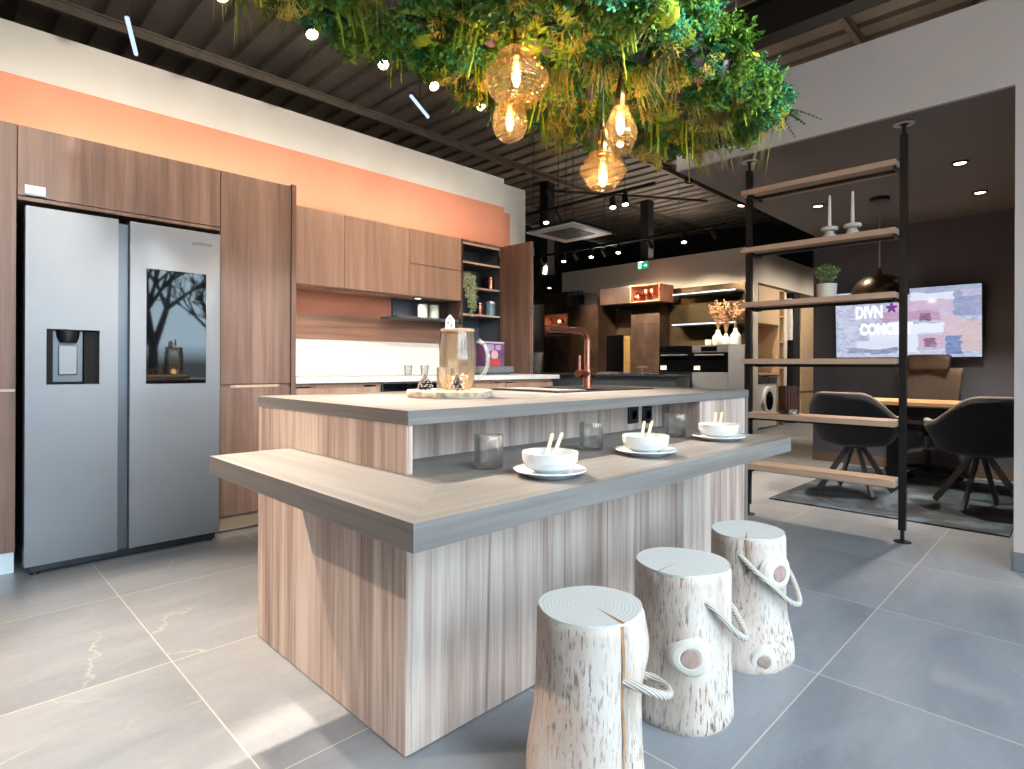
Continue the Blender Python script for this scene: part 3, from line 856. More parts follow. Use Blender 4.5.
# white worktop run
solo('white_worktop', MB().box(1.702, 4.36, 3.70, WY - .013, .904, .943, .002), M['whitetop'], 'long white worktop along the terracotta wall', 'worktop')
for i in range(4):
    x0 = 1.702 + i * .645; x1 = x0 + .643
    ov = i == 1
    t = thing('oven' if ov else 'base_cabinet', ('dark glass built-in oven under the white worktop' if ov else 'oak base cabinet with scooped handle under the white worktop, ' + ('beside the tall unit' if i == 0 else 'right of the oven' if i == 2 else 'below the larder door')),
              'oven' if ov else 'base cabinet', ((x0 + x1) / 2, 4.05, 0), group=None if ov else 'base cabinets under the white worktop')
    carcass(MB(), x0, x1, 3.74, 4.38, .1, .902).build('body', M['oakwall'], t, smooth=False)
    if ov:
        MB().box(x0 + .02, x1 - .02, 3.715, 3.738, .3, .89, .003).build('oven_door', M['blackglass'], t)
        MB().tube([(x0 + .08, 3.69, .80), (x1 - .08, 3.69, .80)], .008, 10).build('handle', M['steel'], t)
        MB().box(x0 + .02, x1 - .02, 3.72, 3.738, .105, .297, .001).build('drawer', M['oakwall'], t)
    else:
        MB().box(x0 + .002, x1 - .002, 3.72, 3.738, .105, .872, .001).build('door', M['oakwall'], t)
        MB().prism([(x0 + .12, 3.739), (x0 + .14, 3.716), (x1 - .14, 3.716), (x1 - .12, 3.739)], .874, .888).build('handle_lip', M['splashwood'], t)
    MB().box(x0, x1, 3.79, 3.80, 0, .1).build('plinth', M['plinth'], t)
for px, lab in ((408, 'clear tea glass on the white worktop, nearer the refrigerator'), (424.5, 'clear tea glass on the white worktop, beside the jug')):
    p = pix(px, 374, Y=4.15)
    solo('tea_glass', MB().lathe([(0, .006), (.028, .006), (.036, .085), (.038, .085), (.031, 0), (0, 0)], p.x, 4.15, .9435, 24), M['glass'], lab, 'glass', 'tea glasses on the white worktop', base=(p.x, 4.15, .9435))

# ------------------------------------------------------------------ tray, jug, cones on the island
TX, TY, TZ = 1.405, 1.735, .9105
rng = random.Random(11)
pts = []
for k in range(40):
    a = 2 * PI * k / 40
    r = .163 + .008 * math.sin(3 * a + 1) + .005 * math.sin(7 * a)
    pts.append((TX + r * math.cos(a), TY + r * math.sin(a)))
t = thing('serving_tray', 'round slice of pale wood with bark edge under the glass jug', 'tray', (TX, TY, TZ))
MB().prism([(TX + (x - TX) * .985, TY + (y - TY) * .985) for x, y in pts], TZ, TZ + .026, .002).build('slice', M['slice'], t)
MB().prism(pts, TZ + .003, TZ + .0225, .003).build('bark_rim', M['bark'], t)
JX_, JY_, JZ = 1.455, 1.755, TZ + .0265
t = thing('glass_jug', 'large lustre glass jug with a clear loop handle and wooden lid on the round tray', 'jug', (JX_, JY_, JZ))
prof = [(.0, .004), (.05, .004), (.058, .02), (.066, .06), (.0695, .11), (.067, .16), (.061, .205), (.0585, .222), (.0605, .222), (.0635, .205), (.0695, .16), (.072, .11), (.0685, .06), (.06, .016), (.052, 0), (0, 0)]
MB().lathe(prof, JX_, JY_, JZ, 48, rfun=lambda a, z: 1 + .006 * math.sin(24 * a)).build('jug_body', M['jugglass'], t, sharp=60)
hd = Vector((.707, -.707, 0))
hp = []
for k in range(15):
    a = -1.25 + 2.5 * k / 14
    hp.append(Vector((JX_, JY_, JZ + .118)) + hd * (.062 + .058 * math.cos(a)) + Vector((0, 0, .078 * math.sin(a))))
MB().tube(hp, .0075, 12).build('handle', M['glass'], t)
MB().lathe([(0, .223), (.064, .223), (.065, .226), (.065, .232), (.063, .234), (0, .234)], JX_, JY_, JZ, 36).build('lid', M['shelfwood'], t, 'wooden lid')
wi = []
for k in range(60):
    a = k * .55; wi.append((JX_ + (.03 + .012 * math.sin(k * 1.7)) * math.cos(a), JY_ + (.03 + .012 * math.sin(k * 1.7)) * math.sin(a), JZ + .008 + .0009 * k))
MB().tube(wi, .0007, 4).build('fairy_wire', M['copper'], t)
m = MB()
for k in range(0, 60, 5): m.ball(wi[k], .0022, seg=8, rings=6)
m.build('fairy_bulb', glow('fairy_glow', '#ffb35a', 30), t)
point('jug_fairy_light', (JX_, JY_, JZ + .03), .3, (1, .62, .28), .02)
gx, gy = 1.368, 1.725
solo('ribbed_glass', MB().lathe([(0, .004), (.026, .004), (.029, .085), (.0305, .085), (.028, 0), (0, 0)], gx, gy, TZ + .0265, 48, rfun=lambda a, z: 1 + .02 * math.sin(16 * a)), M['jugglass'], 'ribbed amber tumbler on the round tray left of the jug', 'glass', base=(gx, gy, TZ + .0265), sharp=60)


def cone_mesh(h, r, seed):
    rng = random.Random(seed); m = MB(); tip = MB()
    m.lathe([(0, 0), (r * .3, .002), (r * .3, h * .3), (r * .15, h * .8), (0, h * .96)], seg=12)
    for L in range(10):
        u = L / 9; z = h * (.1 + .8 * u); R_ = r * (.75 + .25 * math.sin(PI * min(1, .25 + u))) * (1.05 - .75 * u); n = max(5, 10 - L // 2)
        for k in range(n):
            a = 2 * PI * (k + .5 * (L % 2)) / n + rng.uniform(-.12, .12); el = -.1 + .8 * u + rng.uniform(-.12, .12)
            Mx = Matrix.Rotation(a, 4, 'Z') @ Matrix.Translation((0, 0, z)) @ Matrix.Rotation(-el, 4, 'Y')
            m.ball((R_ * .6, 0, 0), R_ * .46, R_ * .27, r * .055, 10, 6, M=Mx)
            tip.ball((R_ * .98, 0, r * .02), R_ * .13, R_ * .2, r * .075, 8, 5, M=Mx)
    return m, tip


for i, (cx_, cy_, lab) in enumerate(((1.292, 1.742, 'frosted brown pinecone alone at the left edge of the round tray'), (1.352, 1.632, 'frosted brown pinecone in front of the jug on the round tray'))):
    t = thing('pinecone', lab, 'pinecone', (cx_, cy_, TZ + .0275), 'pinecones on the tray', rotz=i * 1.3, world=False)
    a, b = cone_mesh(.064, .029, 5 + i)
    a.build('scales', M['cone'], t, smooth=False); b.build('scale_tips', M['conetip'], t)
hx, hy, hz = JX_ - .028, JY_ + .012, JZ + .2345
t = thing('toy_house', 'tiny white house ornament standing on the jug lid', 'ornament', (hx, hy, hz), rotz=-PI / 4, world=False)
MB().prism([(-.017, 0), (.017, 0), (.017, .034), (0, .055), (-.017, .034)], -.012, .012, .001, M=Matrix.Rotation(PI / 2, 4, 'X')).build('walls', M['whiteplastic'], t)
MB().box(-.019, .019, -.0135, .0135, 0, .003).build('base', M['whiteplastic'], t)
m = MB(); m.box(-.010, -.003, -.0132, -.0121, .018, .027).box(.004, .010, -.0132, -.0121, .004, .018).box(-.004, .004, -.0132, -.0121, .034, .041)
m.build('window_opening', M['grey'], t)
tx, ty = JX_ + .012, JY_ - .002
t = thing('toy_tree', 'tiny dark fir tree ornament beside the white toy house', 'ornament', (tx, ty, hz))
MB().cyl((tx, ty, hz), (tx, ty, hz + .02), .002, .002, 8).build('trunk', M['stem'], t)
m = MB()
for k in range(4): m.lathe([(0, 0), (.012 - .002 * k, 0), (.0, .02)], tx, ty, hz + .016 + k * .013, 10, rfun=lambda a, z: 1 + .2 * math.sin(5 * a))
m.build('branches', M['black'], t)

# ------------------------------------------------------------------ place settings on the bar
BZ = .7435
for i, (ppx, ppy, w) in enumerate(((550, 470.5, .192), (645.5, 450.5, .195), (718.5, 436.5, .198))):
    p = pix(ppx, ppy, Z=BZ + .012); who = ('nearest the bar corner', 'in the middle of the bar', 'at the far end of the bar')[i]
    r = w / 2
    solo('dinner_plate', MB().lathe([(0, 0), (r * .62, 0), (r * .66, .003), (r * .97, .014), (r, .0165), (r * .985, .0185), (r * .93, .0175), (r * .62, .0065), (0, .0065)], p.x, p.y, BZ, 56), M['ceramic'], 'white plate under a bowl, ' + who, 'plate', 'white plates on the bar', base=(p.x, p.y, BZ))
    b = r * .77; z0 = BZ + .007
    t = thing('rice_bowl', 'white bowl holding two sticks, ' + who, 'bowl', (p.x, p.y, z0), 'white bowls on the bar')
    MB().lathe([(0, 0), (b * .5, 0), (b * .52, .004), (b * .86, .016), (b * .97, .032), (b, .052), (b * .975, .0535), (b * .93, .034), (b * .8, .02), (0, .008)], p.x, p.y, z0, 56).build('bowl_body', M['ceramic'], t)
    MB().lathe([(b * .975, .0535), (b * 1.002, .052), (b * 1.002, .0545), (b * .985, .0555), (b * .972, .0545)], p.x, p.y, z0, 56).build('rim', M['chalk'], t, 'greyish glazed rim')
    for k in range(2):
        bx_ = p.x + .008 + .004 * k; by_ = p.y + .002 - .014 * k
        a0 = Vector((bx_ - .015, by_ + .012, z0 + .0175)); a1 = Vector((bx_ + .045, by_ + .036, z0 + .093)) + Vector((.016, -.004, .002)) * k
        d = a1 - a0
        s_ = MB().box(-.0042, .0042, -.003, .003, 0, d.length, .0008, M=Matrix.Translation(a0) @ d.to_track_quat('Z', 'Y').to_matrix().to_4x4())
        solo('chopstick', s_, M['bamboo'], 'short pale stick leaning in the bowl ' + who, 'chopstick', 'sticks in the bowls', base=tuple(a0))
for ppx, ppy, who in ((488.5, 467.5, 'beside the nearest bowl'), (591, 449.5, 'between the nearest and middle bowls'), (675, 436.5, 'between the middle and far bowls')):
    p = pix(ppx, ppy, Z=BZ)
    solo('whisky_tumbler', MB().lathe([(0, .008), (.036, .01), (.0385, .016), (.0395, .092), (.0412, .0925), (.0418, .09), (.041, .004), (.038, 0), (0, 0)], p.x, p.y, BZ, 40, rfun=lambda a, z: 1 + (.012 * math.sin(5 * a + z * 60) if z < .06 else 0)), M['smoke'], 'smoky glass tumbler ' + who, 'tumbler', 'tumblers on the bar', base=(p.x, p.y, BZ), sharp=60)

# ------------------------------------------------------------------ log stools
def log_stool(label, c, R, H, seed, flare, knots, rope, crack, bulge):
    rng = random.Random(seed)
    t = thing('log_stool', label, 'stool', (c[0], c[1], 0), 'log stools at the bar', world=False)
    ph = [rng.uniform(0, 6) for _ in range(6)]
    def rad(a, z):
        k = z / H
        r = R * (1 + .028 * math.sin(2 * a + ph[0] + .8 * k) + .022 * math.sin(3 * a + ph[1] + 1.5 * k) + .014 * math.sin(5 * a + ph[2] + 2 * k))
        r *= 1 + flare * (1 - k) ** 2.5 * (.55 + .75 * max(0, math.cos(a - ph[3]))) + flare * .4 * (1 - k) ** 4
        for (ba, bz, bw, bh) in bulge:
            da = (a - ba + PI) % (2 * PI) - PI
            r += R * bh * math.exp(-(da / bw) ** 2 - ((z - bz) / (bw * R * 1.1)) ** 2)
        return r
    bm = bmesh.new(); seg, nz = 72, 34; rings = []
    for j in range(nz + 1):
        z = H * j / nz
        inset = .006 if j in (0, nz) else 0
        rings.append([])
        for k in range(seg):
            a = 2 * PI * k / seg; r = rad(a, z) - inset
            if crack:
                da = abs((a - crack[0] + PI) % (2 * PI) - PI)
                if da < .05 and z > H * crack[1]: r -= .012 * (1 - da / .05)
            rings[-1].append(bm.verts.new((r * math.cos(a), r * math.sin(a), z)))
    for A, B in zip(rings, rings[1:]):
        for k in range(seg): bm.faces.new((A[k], A[(k + 1) % seg], B[(k + 1) % seg], B[k]))
    bm.faces.new(rings[0][::-1])
    tr = [bm.verts.new((v.co.x * .975, v.co.y * .975, H - .001)) for v in rings[-1]]
    for k in range(seg): bm.faces.new((rings[-1][k], rings[-1][(k + 1) % seg], tr[(k + 1) % seg], tr[k]))
    bm.faces.new(tr)
    m = MB(); m.bm.free(); m.bm = bm
    m.build('trunk', M['log'], t, sharp=50)
    m = MB(); m.prism([(rad(2 * PI * k / seg, H) * .972 * math.cos(2 * PI * k / seg), rad(2 * PI * k / seg, H) * .972 * math.sin(2 * PI * k / seg)) for k in range(seg)], H - .004, H + .0025)
    m.build('sawn_top', M['rings'], t, 'pale sawn top with growth rings')
    for (ka, kz, kr) in knots:
        r = rad(ka, kz)
        Mx = Matrix.Translation((r * math.cos(ka), r * math.sin(ka), kz)) @ Matrix.Rotation(ka, 4, 'Z') @ Matrix.Rotation(PI / 2, 4, 'Y')
        kn = MB().lathe([(kr * 1.75, -.022), (kr * 1.5, -.006), (kr * 1.25, .0015), (kr * 1.0, .004), (kr * .86, .004), (kr * .72, .002)], seg=28, M=Mx, rfun=lambda a, z: 1 + .05 * math.sin(3 * a)).build('knot_collar', M['knotrim'], t)
        MB().lathe([(kr * .76, .002), (kr * .7, .0045), (kr * .35, .005), (0, .0055)], seg=24, M=Mx).build('knot', M['knot'], kn, 'brown knot')
    if crack:
        a = crack[0]; m = MB()
        pts = [(rad(a, z) * .992 - .004, z) for z in [H * (crack[1] + (1 - crack[1]) * k / 12) for k in range(13)]]
        d = Vector((math.cos(a), math.sin(a), 0)); s_ = Vector((-math.sin(a), math.cos(a), 0))
        for (r0, z0), (r1, z1) in zip(pts, pts[1:]):
            w0 = .0016 + .002 * (z0 / H) ** 2; w1 = .0016 + .002 * (z1 / H) ** 2
            w0 *= crack[2]; w1 *= crack[2]
            jj = .003 * math.sin(z0 * 40); jk = .003 * math.sin(z1 * 40)
            m.face([d * r0 + s_ * (jj - w0) + Vector((0, 0, z0)), d * r0 + s_ * (jj + w0) + Vector((0, 0, z0)), d * r1 + s_ * (jk + w1) + Vector((0, 0, z1)), d * r1 + s_ * (jk - w1) + Vector((0, 0, z1))])
        r1 = rad(a, H) * .985
        m.face([d * r1 + s_ * .0035 * crack[2] + Vector((0, 0, H + .003)), d * r1 - s_ * .0035 * crack[2] + Vector((0, 0, H + .003)), d * r1 * .12 + Vector((0, 0, H + .003))])
        m.build('split', M['crack'], t, 'brown split in the wood')
    ctl = []
    for (ra, rz, ro) in rope:
        rr = rad(ra, rz) + ro + (.007 if ro else -.012)
        ctl.append(Vector((rr * math.cos(ra), rr * math.sin(ra), rz)))
    pts = []
    for k in range(len(ctl) - 1):
        p0, p1, p2, p3 = ctl[max(k - 1, 0)], ctl[k], ctl[k + 1], ctl[min(k + 2, len(ctl) - 1)]
        for q in range(5):
            u = q / 5
            pts.append(.5 * ((2 * p1) + (p2 - p0) * u + (2 * p0 - 5 * p1 + 4 * p2 - p3) * u * u + (3 * p1 - p0 - 3 * p2 + p3) * u ** 3))
    pts.append(ctl[-1])
    MB().tube(pts, .0095, 10).build('rope_handle', M['rope'], t, 'white rope handle')
    return t


def stool(label, c, R, H, seed, flare, knots, rope, crack, bulge):
    """angles are given in degrees from the side that faces the camera, positive towards the window side"""
    f = math.atan2(-c[1], -c[0]); A = lambda d: f + math.radians(d)
    return log_stool(label, c, R, H, seed, flare, [(A(k[0]),) + k[1:] for k in knots], [(A(r[0]),) + r[1:] for r in rope],
                     (A(crack[0]),) + crack[1:], [(A(b[0]),) + b[1:] for b in bulge])


stool('pale log stool nearest the camera, split down one side, with a rope handle', (1.14, .868), .126, .447, 4, .16,
      [(5, .055, .03)], [(40, .315, 0), (55, .30, .035), (72, .275, .055), (90, .262, .05), (105, .262, .02), (112, .265, 0)], (38, .0, 1.5), [(82, .36, .5, .15), (-75, .1, .6, .1)])
stool('middle log stool with a large round knot facing out and a rope handle', (1.607, .878), .136, .442, 9, .05,
      [(9, .22, .036)], [(27, .375, 0), (42, .34, .008), (62, .285, .014), (82, .245, .03), (98, .25, .03), (115, .3, .01), (122, .32, 0)], (-30, .94, .6), [(9, .22, .3, .05)])
stool('farthest log stool with two knots and a rope handle, by the end of the island', (2.105, .892), .128, .436, 21, .22,
      [(44, .325, .038), (18, .04, .03)], [(-16, .385, 0), (6, .345, .008), (30, .29, .012), (56, .232, .02), (75, .21, .035), (92, .23, .03), (110, .29, .01), (118, .32, 0)], (-2, .72, .9), [(50, .33, .45, .17), (26, .03, .5, .1), (75, .06, .5, .12)])

# ------------------------------------------------------------------ room divider shelf
SXm = 4.06
t = thing('divider_shelf', 'floor-to-ceiling open shelf with black posts and six pale oak boards', 'shelf', (SXm, 1.26, 0))
for yy in (.80, 1.715):
    po = MB().box(SXm - .0185, SXm + .0185, yy - .0185, yy + .0185, .07, 2.40, .002).build('post', M['blackmetal'], t)
    MB().lathe([(0, 0), (.045, 0), (.045, .005), (.02, .008), (.011, .014), (.011, .072), (0, .072)], SXm, yy, 0, 24).build('floor_foot', M['blackmetal'], po)
    MB().lathe([(0, .07), (.05, .07), (.05, .065), (.02, .06), (.011, .055), (.011, 0), (0, 0)], SXm, yy, 2.399, 24).build('ceiling_foot', M['blackmetal'], po)
    MB().lathe([(0, .0), (.055, 0), (.055, -.004), (0, -.004)], SXm, yy, 2.464, 24).build('ceiling_disc', M['chalk'], po, 'pale ceiling disc')
BOARDS = [2.222, 1.826, 1.452, 1.065, .698, .346]
for z in BOARDS:
    MB().box(3.95, 4.17, .82, 1.728, z - .017, z + .017, .002).build('board', M['shelfwood'], t)
    MB().box(SXm - .012, SXm + .012, .82, 1.697, z - .036, z - .0175).box(3.975, 4.145, .822, .836, z - .036, z - .0175).box(3.975, 4.145, 1.66, 1.697, z - .036, z - .0175).build('bracket', M['blackmetal'], t)
def ztop(i): return BOARDS[i] + .0175
for px, dx, lab in ((829.5, 0, 'white candle in a chalky holder on the divider shelf, further from the black post'), (852.5, .0, 'white candle in a chalky holder on the divider shelf, nearer the black post')):
    p = pix(px, 230, X=4.06); zz = ztop(1)
    t = thing('candle_holder', ('chalky turned candle holder on the second board, ' + ('nearer the left post' if px < 840 else 'nearer the right post')), 'candle holder', (p.x, p.y, zz), 'candle holders on the divider')
    MB().lathe([(0, 0), (.034, 0), (.036, .004), (.036, .03), (.028, .036), (.024, .044), (.026, .05), (.046, .054), (.049, .06), (.049, .07), (.046, .076), (.03, .078), (.015, .078), (.013, .07), (0, .07)], p.x, p.y, zz, 32).build('holder', M['chalk'], t)
    zc = zz + .0705
    c = thing('taper_candle', ('tall tapered pale candle in the chalky holder nearer the ' + ('left' if px < 840 else 'right') + ' post'), 'candle', (p.x, p.y, zc), 'candles on the divider')
    MB().lathe([(0, 0), (.0115, 0), (.0075, .2), (.003, .21), (0, .212)], p.x, p.y, zc, 16).build('wax', M['candle'], c)
    MB().cyl((p.x, p.y, zc + .21), (p.x, p.y, zc + .221), .0008, .0006, 6).build('wick', M['black'], c)
p = pix(826.5, 290, X=4.06); zz = ztop(2)
t = thing('potted_plant', 'small pale green plant in a chalky grey pot on the third shelf board', 'potted plant', (p.x, p.y, zz))
MB().lathe([(0, 0), (.052, 0), (.055, .004), (.06, .088), (.054, .09), (.05, .075), (0, .075)], p.x, p.y, zz, 32).build('pot', M['chalk'], t)
st = MB(); lv = MB(); rng = random.Random(5)
for k in range(46):
    a = rng.uniform(0, 2 * PI); r = rng.uniform(.0, .075); h = rng.uniform(.06, .125) * (1 - r * 3)
    b = Vector((p.x + .02 * math.cos(a) * rng.random(), p.y + .02 * math.sin(a) * rng.random(), zz + .076)); e = Vector((p.x + r * math.cos(a), p.y + r * math.sin(a), zz + .085 + h))
    st.tube([b, b.lerp(e, .5) + Vector((0, 0, .012)), e], .0012, 4)
    for u in (.35, .5, .65, .8, .92, 1.0): leaflets(lv, b.lerp(e, u), 3, .024, rng, .006, up=1.1)
st.build('stems', M['stem'], t); lv.build('leaves', M['potplant'], t, smooth=False)
p = pix(788.5, 400, X=4.07); zz = ztop(4)
t = thing('ribbed_vase', 'dark brown ribbed glass vase with an amber base on the fifth shelf board', 'vase', (p.x, p.y, zz))
MB().lathe([(0, .022), (.058, .022), (.061, .03), (.0625, .185), (.0585, .185), (.057, .034), (0, .034)], p.x, p.y, zz, 144, rfun=lambda a, z: 1 + .03 * math.sin(24 * a)).build('vase_body', M['brownglass'], t, sharp=70)
MB().lathe([(0, 0), (.06, 0), (.0615, .004), (.0615, .0215), (0, .0215)], p.x, p.y, zz, 48).build('vase_base', M['brass'], t, 'amber metal base')
p = pix(793, 414, X=3.985)
t = thing('tealight_glass', 'tiny pale glass tealight in front of the ribbed brown vase', 'tealight', (p.x, p.y, zz))
MB().lathe([(0, .003), (.021, .003), (.024, .034), (.026, .034), (.023, 0), (0, 0)], p.x, p.y, zz, 28).build('cup', M['smoke'], t)
MB().lathe([(0, .004), (.019, .004), (.02, .018), (0, .018)], p.x, p.y, zz, 24).build('wax', M['candle'], t)

# ------------------------------------------------------------------ office corner
solo('office_rug', MB().box(4.62, 6.75, .36, 1.79, .0005, .012, .003), M['rug'], 'dark mottled blue-grey rug under the office chairs', 'rug')
t = thing('office_desk', 'oak-topped desk with a black panel leg in the charcoal office', 'desk', (6.05, .9, 0))
MB().box(5.78, 6.42, .25, 1.50, .708, .738, .003).build('desktop', M['deskwood'], t)
MB().box(5.98, 6.22, 1.22, 1.30, .0125, .7075, .003).build('leg', M['blackmetal'], t)
MB().box(5.98, 6.22, .30, .38, .0125, .7075, .003).build('leg', M['blackmetal'], t)
MB().box(6.06, 6.14, .38, 1.22, .60, .68, .002).build('crossbar', M['blackmetal'], t)
t = thing('desk_mouse', 'small pale mouse on the oak desk beside the mesh chair', 'mouse', (6.0, .66, .7385), world=False)
m = MB(); m.ball((0, 0, 0), .06, .035, .034, 20, 12)
bmesh.ops.delete(m.bm, geom=[v for v in m.bm.verts if v.co.z < -.001], context='VERTS')
bmesh.ops.contextual_create(m.bm, geom=[e for e in m.bm.edges if e.is_boundary])
m.build('shell', M['whiteplastic'], t); MB().cyl((-.035, 0, .026), (-.02, 0, .0335), .004, .004, 8).build('wheel', M['black'], t)
t.location = (6.0, .72, .7385)


def tub_chair(loc, rotz, label):
    t = thing('tub_chair', label, 'chair', (0, 0, 0), 'velvet tub chairs at the desk', world=False)
    NA, NP = 41, 14; TH = math.radians(128); pts = []
    def top(a):
        k = abs(a) / TH
        s_ = max(0, min(1, (k - .20) / .46)); s_ = s_ * s_ * (3 - 2 * s_)
        return .805 - .185 * s_
    for i in range(NA):
        a = -TH + 2 * TH * i / (NA - 1); row = []
        for j in range(NP + 1):
            u = j / NP; zt = top(a); zb = .405
            if u < .45:
                k = u / .45; r = .05 + .215 * math.sin(k * PI / 2); z = zb + .075 * k ** 2.4
            else:
                k = (u - .45) / .55; r = .265 + .045 * math.sin(k * PI * .5) + .015 * k; z = zb + .075 + (zt - zb - .075) * k
            row.append(Vector((-r * math.cos(a), r * math.sin(a) * 1.02, z)))
        pts.append(row)
    bm = bmesh.new(); vs = [[bm.verts.new(p) for p in row] for row in pts]
    for A, B in zip(vs, vs[1:]):
        for j in range(NP): bm.faces.new((A[j], B[j], B[j + 1], A[j + 1]))
    m = MB(); m.bm.free(); m.bm = bm
    o = m.build('shell', M['velvet'], t, sharp=80)
    so = o.modifiers.new('thick', 'SOLIDIFY'); so.thickness = .036; so.offset = 0
    rim = [p + Vector((0, 0, .003)) for p in [row[-1] for row in pts]]
    MB().tube([pts[0][8], pts[0][11]] + rim + [pts[-1][11], pts[-1][8]], .0185, 8).build('edge_piping', M['velvettrim'], t, 'paler grey edge')
    MB().lathe([(0, .40), (.2, .415), (.262, .45), (.27, .475), (.24, .495), (0, .50)], seg=36).build('seat', M['velvet'], t)
    MB().lathe([(0, .375), (.07, .375), (.075, .40), (0, .402)], seg=24).build('hub', M['blackmetal'], t)
    for k in range(4):
        a = PI / 4 + k * PI / 2; d = Vector((math.cos(a), math.sin(a), 0))
        p0 = d * .045 + Vector((0, 0, .39)); p1 = d * .30 + Vector((0, 0, .0135)); q = (p1 - p0)
        Mx = Matrix.Translation(p0) @ q.to_track_quat('Z', 'Y').to_matrix().to_4x4()
        s_ = MB().box(-.012, .012, -.02, .02, 0, q.length - .006, .002, M=Mx)
        lg = s_.build('leg', M['legsteel'], t)
    t.location = loc; t.rotation_euler = (0, 0, rotz); t.scale = (.96, .96, 1)
    return t


tub_chair((5.30, 1.37, .009), -.12, 'black velvet tub chair behind the divider shelf, its back to the shelf boards')
tub_chair((5.34, .58, .009), .55, 'black velvet tub chair partly hidden by the right wall edge')
# mesh office chair
t = thing('office_chair', 'high-backed brown mesh office chair with headrest behind the oak desk', 'office chair', (0, 0, 0), world=False)
def slab(name, w0, w1, z0, z1, th, mat, x, curve=.05, par=None, nz=8, ny=12, lab=None):
    bm = bmesh.new(); g = []
    for j in range(nz + 1):
        k = j / nz; z = z0 + (z1 - z0) * k; w = w0 + (w1 - w0) * k; row = []
        for i in range(ny + 1):
            y = -w / 2 + w * i / ny
            row.append(bm.verts.new((x - curve * (2 * y / max(w0, w1)) ** 2 + .04 * (k - .4) ** 2, y, z)))
        g.append(row)
    for A, B in zip(g, g[1:]):
        for i in range(ny): bm.faces.new((A[i], A[i + 1], B[i + 1], B[i]))
    m = MB(); m.bm.free(); m.bm = bm
    o = m.build(name, mat, par, lab, sharp=70); s_ = o.modifiers.new('t', 'SOLIDIFY'); s_.thickness = th; s_.offset = 0
    return o
bk = slab('backrest', .42, .52, .52, 1.01, .02, M['meshback'], .24, .07, t)
MB().tube([(.285, -.2, .54), (.30, 0, .56), (.285, .2, .54)], .012, 8).build('lumbar_bar', M['black'], bk)
slab('headrest', .30, .33, .985, 1.135, .05, M['meshback'], .235, .05, t, 5)
MB().tube([(.275, 0, .62), (.29, 0, .85), (.27, 0, 1.05)], .016, 8).build('spine', M['black'], t)
MB().box(-.24, .24, -.25, .25, .44, .50, .025, 3).build('seat', M['black'], t)
for s_ in (-1, 1):
    MB().tube([(.08, s_ * .27, .46), (.06, s_ * .29, .56), (.04, s_ * .29, .66)], .014, 8).box(-.1, .12, s_ * .29 - .04, s_ * .29 + .04, .66, .685, .008).build('armrest', M['black'], t)
MB().cyl((0, 0, .09), (0, 0, .25), .032, .032, 16).build('column', M['black'], t)
MB().cyl((0, 0, .38), (0, 0, .44), .05, .07, 16).build('seat_mount', M['black'], t)
MB().cyl((0, 0, .25), (0, 0, .38), .018, .018, 16).build('gas_lift', M['steel'], t)
m = MB(); m.lathe([(0, .06), (.045, .06), (.045, .11), (0, .115)], seg=20)
for k in range(5):
    a = 2 * PI * k / 5 + .3; m.tube([(0, 0, .09), (.16 * math.cos(a), .16 * math.sin(a), .085), (.31 * math.cos(a), .31 * math.sin(a), .06)], [.022, .018, .014], 8)
m.build('star_base', M['black'], t)
for k in range(5):
    a = 2 * PI * k / 5 + .3; c = Vector((.31 * math.cos(a), .31 * math.sin(a), .037))
    MB().cyl(c - Vector((-math.sin(a), math.cos(a), 0)) * .02, c + Vector((-math.sin(a), math.cos(a), 0)) * .02, .025, .025, 14).cyl(c, c + Vector((0, 0, .03)), .008, .008, 8).build('caster', M['black'], t)
t.location = (6.60, 1.11, .0125); t.rotation_euler = (0, 0, .1)


